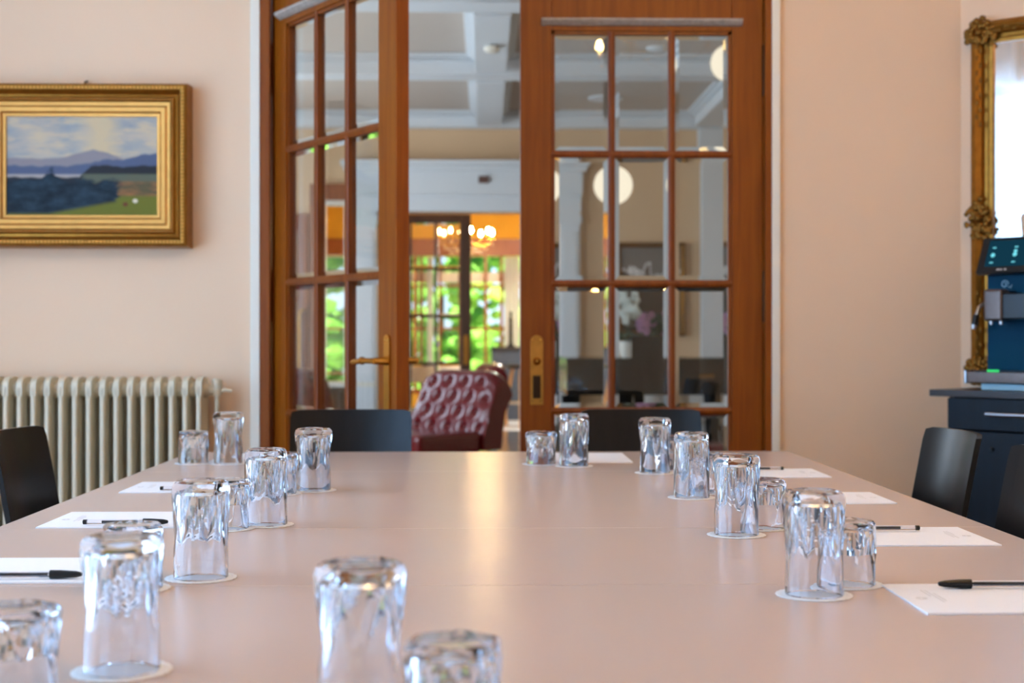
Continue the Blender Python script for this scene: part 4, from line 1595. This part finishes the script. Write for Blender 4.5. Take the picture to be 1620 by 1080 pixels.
curtain(xat(676, 19.35), xat(690, 19.35), 19.38, .05, zs1 - .02, 'white curtain at the garden window behind the dark glazed partition')
curtain(xat(798, 19.35), xat(822, 19.35), 19.38, .05, zs1 - .02, 'white curtain at the garden window just left of the closed door')
curtain(xat(560, 19.35), xat(590, 19.35), 19.38, .05, zs1 - .02, 'white curtain at the left garden window beyond the inner window')

# dark glazed partition leaf behind the portal
DGY = 14.3
gx1_ = xat(745, DGY)
gw = .96
zz = [.1, zat(650, DGY), zat(575, DGY), zat(500, DGY), zat(425, DGY), zat(351, DGY)]
dg = door_leaf('door_4', 'dark oak glazed partition leaf standing in the left half of the portal', gw, zat(339, DGY), .098, zz, 3, M_oakd, M_oakd, (gx1_, DGY, 0), 0, -1, None, .05, wide=.028)
back_plate(dg, -.05, .95, .3, .05, -.0005, -1, M_brassold)

chandelier('crystal chandelier with warm bulbs glowing in the bar room', (xat(737, 16.5), 16.5, zat(372, 16.5)), .31, 8, 2.95 - zat(372, 16.5), M_bulb2, True, .020)
p = at(785, 333, 15.0)
o = MB().box(-.14, .14, -.04, .04, -.02, .02, .008).build('emergency_light', M_exit, loc=(p.x, 15.0, p.z))
tag(o, 'pale green emergency light glowing above the bar room', 'emergency light')
MB().tube([(0, 0, .02), (0, 0, 2.949 - p.z)], .006, 8).build('hanger', M_steel, o)

# bar counter and stools, with a fill light added above to brighten them
bl = bpy.data.lights.new('bar_fill_light', 'AREA')
bl.shape, bl.size, bl.energy, bl.color = 'DISK', .5, 60, (1, .9, .78)
blo = bpy.data.objects.new('bar_fill_light', bl)
COL.objects.link(blo)
bl.energy = 170
blo.location = (.9, 16.6, 2.94)
bc = thing('bar_counter', 'slate grey ribbed bar counter behind the stools', 'bar counter', (xat(778, 18.4), 18.4, 0))
MB().box(0, 1.5, .02, .6, .0, zat(552, 18.4), .004).build('carcass', M_ribbed, bc)
r_ = MB()
for k in range(50):
    r_.box(k * .03 + .004, k * .03 + .022, .002, .0195, .05, zat(552, 18.4) - .03, .003)
r_.build('ribbing', M_ribbed, bc)
MB().box(-.02, 1.52, -.02, .62, zat(552, 18.4) + .0005, zat(549, 18.4), .003).build('bar_top', M_cabtop, bc)


def make_stool():
    t = thing('bar_stool', 'stool', 'bar stool', group='bar stools at the counter')
    MB().lathe([(.15, .70), (.17, .715), (.17, .735), (.15, .75), (.02, .752)], (0, 0, 0), 24).build('seat', M_black, t)
    for k in range(4):
        a = PI / 4 + PI / 2 * k
        MB().tube([(.10 * math.cos(a), .10 * math.sin(a), .699), (.21 * math.cos(a), .21 * math.sin(a), 0)], [.020, .015], 10).build('leg', M_stool, t)
    ft = MB()
    pts = [(.165 * math.cos(2 * PI * k / 24), .165 * math.sin(2 * PI * k / 24), .29) for k in range(25)]
    ft.tube(pts, .009, 8)
    ft.build('footrest', M_steel, t)
    return t


s0 = make_stool()
for i, (u, lab) in enumerate(((779, 'bar stool with pale oak legs right of the tufted chair'), (824, 'bar stool with pale oak legs half hidden by the closed door'))):
    o = s0 if i == 0 else dup(s0, (0, 0, 0), 0, lab)
    o.location = (xat(u, 17.4 - .4 * i), 17.4 - .4 * i, 0)
    o.rotation_euler = (0, 0, R(12 + 30 * i))
    o['label'] = lab

# beer tap on the bar, and a laid table behind the glazed partition
zb_ = zat(549, 18.4)
bt = thing('bar_tap', 'dark bar tap standing on the slate grey bar counter', 'bar tap', (xat(808, 18.55), 18.55, zb_ + .0005))
t_ = MB()
t_.lathe([(.06, 0), (.05, .02), (.025, .04), (.022, .34), (.03, .36), (.012, .38)], (0, 0, 0), 16)
t_.tube([(0, 0, .30), (0, -.10, .31), (0, -.13, .27)], .012, 8)
t_.build('column', M_black, bt)
MB().tube([(0, -.05, .325), (0, -.06, .40), (0, -.065, .46)], [.008, .014, .018], 10).build('tap_handle', M_black, bt)
dt = thing('dining_table', 'small table with a white cloth behind the dark glazed partition', 'table', (xat(672, 16.9), 16.9, 0))
MB().lathe([(.40, .55), (.405, .735), (.40, .745), (.02, .746)], (0, 0, 0), 32).build('tablecloth', M_seatw, dt)
p_ = MB()
p_.lathe([(.20, 0), (.18, .03), (.03, .06), (.03, .549)], (0, 0, 0), 20)
p_.build('pedestal', M_oakd, dt)

# ------------------------------------------------------------------ garden outside
tag(MB().box(-14, 14, 19.85, 50, -.35, -.3).build('lawn', M_lawn), 'sunlit lawn outside the garden windows', 'lawn', kind='structure')


def shrub(x, y, r, h, m, seed, lab):
    random.seed(seed)
    t = thing('garden_shrub', lab, 'shrub', (x, y, -.3), group='shrubs in the garden')
    MB().tube([(0, 0, 0), (0.02, 0, h * .5)], [.06, .04], 8).build('stem', M_oakd, t)
    b = MB()
    for k in range(230):
        a = random.uniform(0, 2 * PI)
        e = random.uniform(-.5 * PI, .5 * PI)
        q = random.uniform(.55, 1)
        c = (r * q * math.cos(a) * math.cos(e), r * q * math.sin(a) * math.cos(e), h * .55 + h * .5 * q * math.sin(e))
        b.sphere(c, random.uniform(.09, .2) * r, 1, (1, 1, random.uniform(.5, 1)))
    b.build('foliage', m, t)


shrub(-.75, 25, 1.3, 4.6, M_leaf, 1, 'dark green shrub outside, behind the glazed partition')
shrub(.5, 28.4, 1.3, 4.2, M_leaf2, 2, 'light green shrub outside, right of the partition stile')
shrub(-3.2, 28, 1.6, 4.8, M_leaf, 3, 'green shrub outside the left garden window')
shrub(4.4, 30, 1.8, 5.2, M_leaf2, 4, 'light green shrub outside at the far right of the garden window')
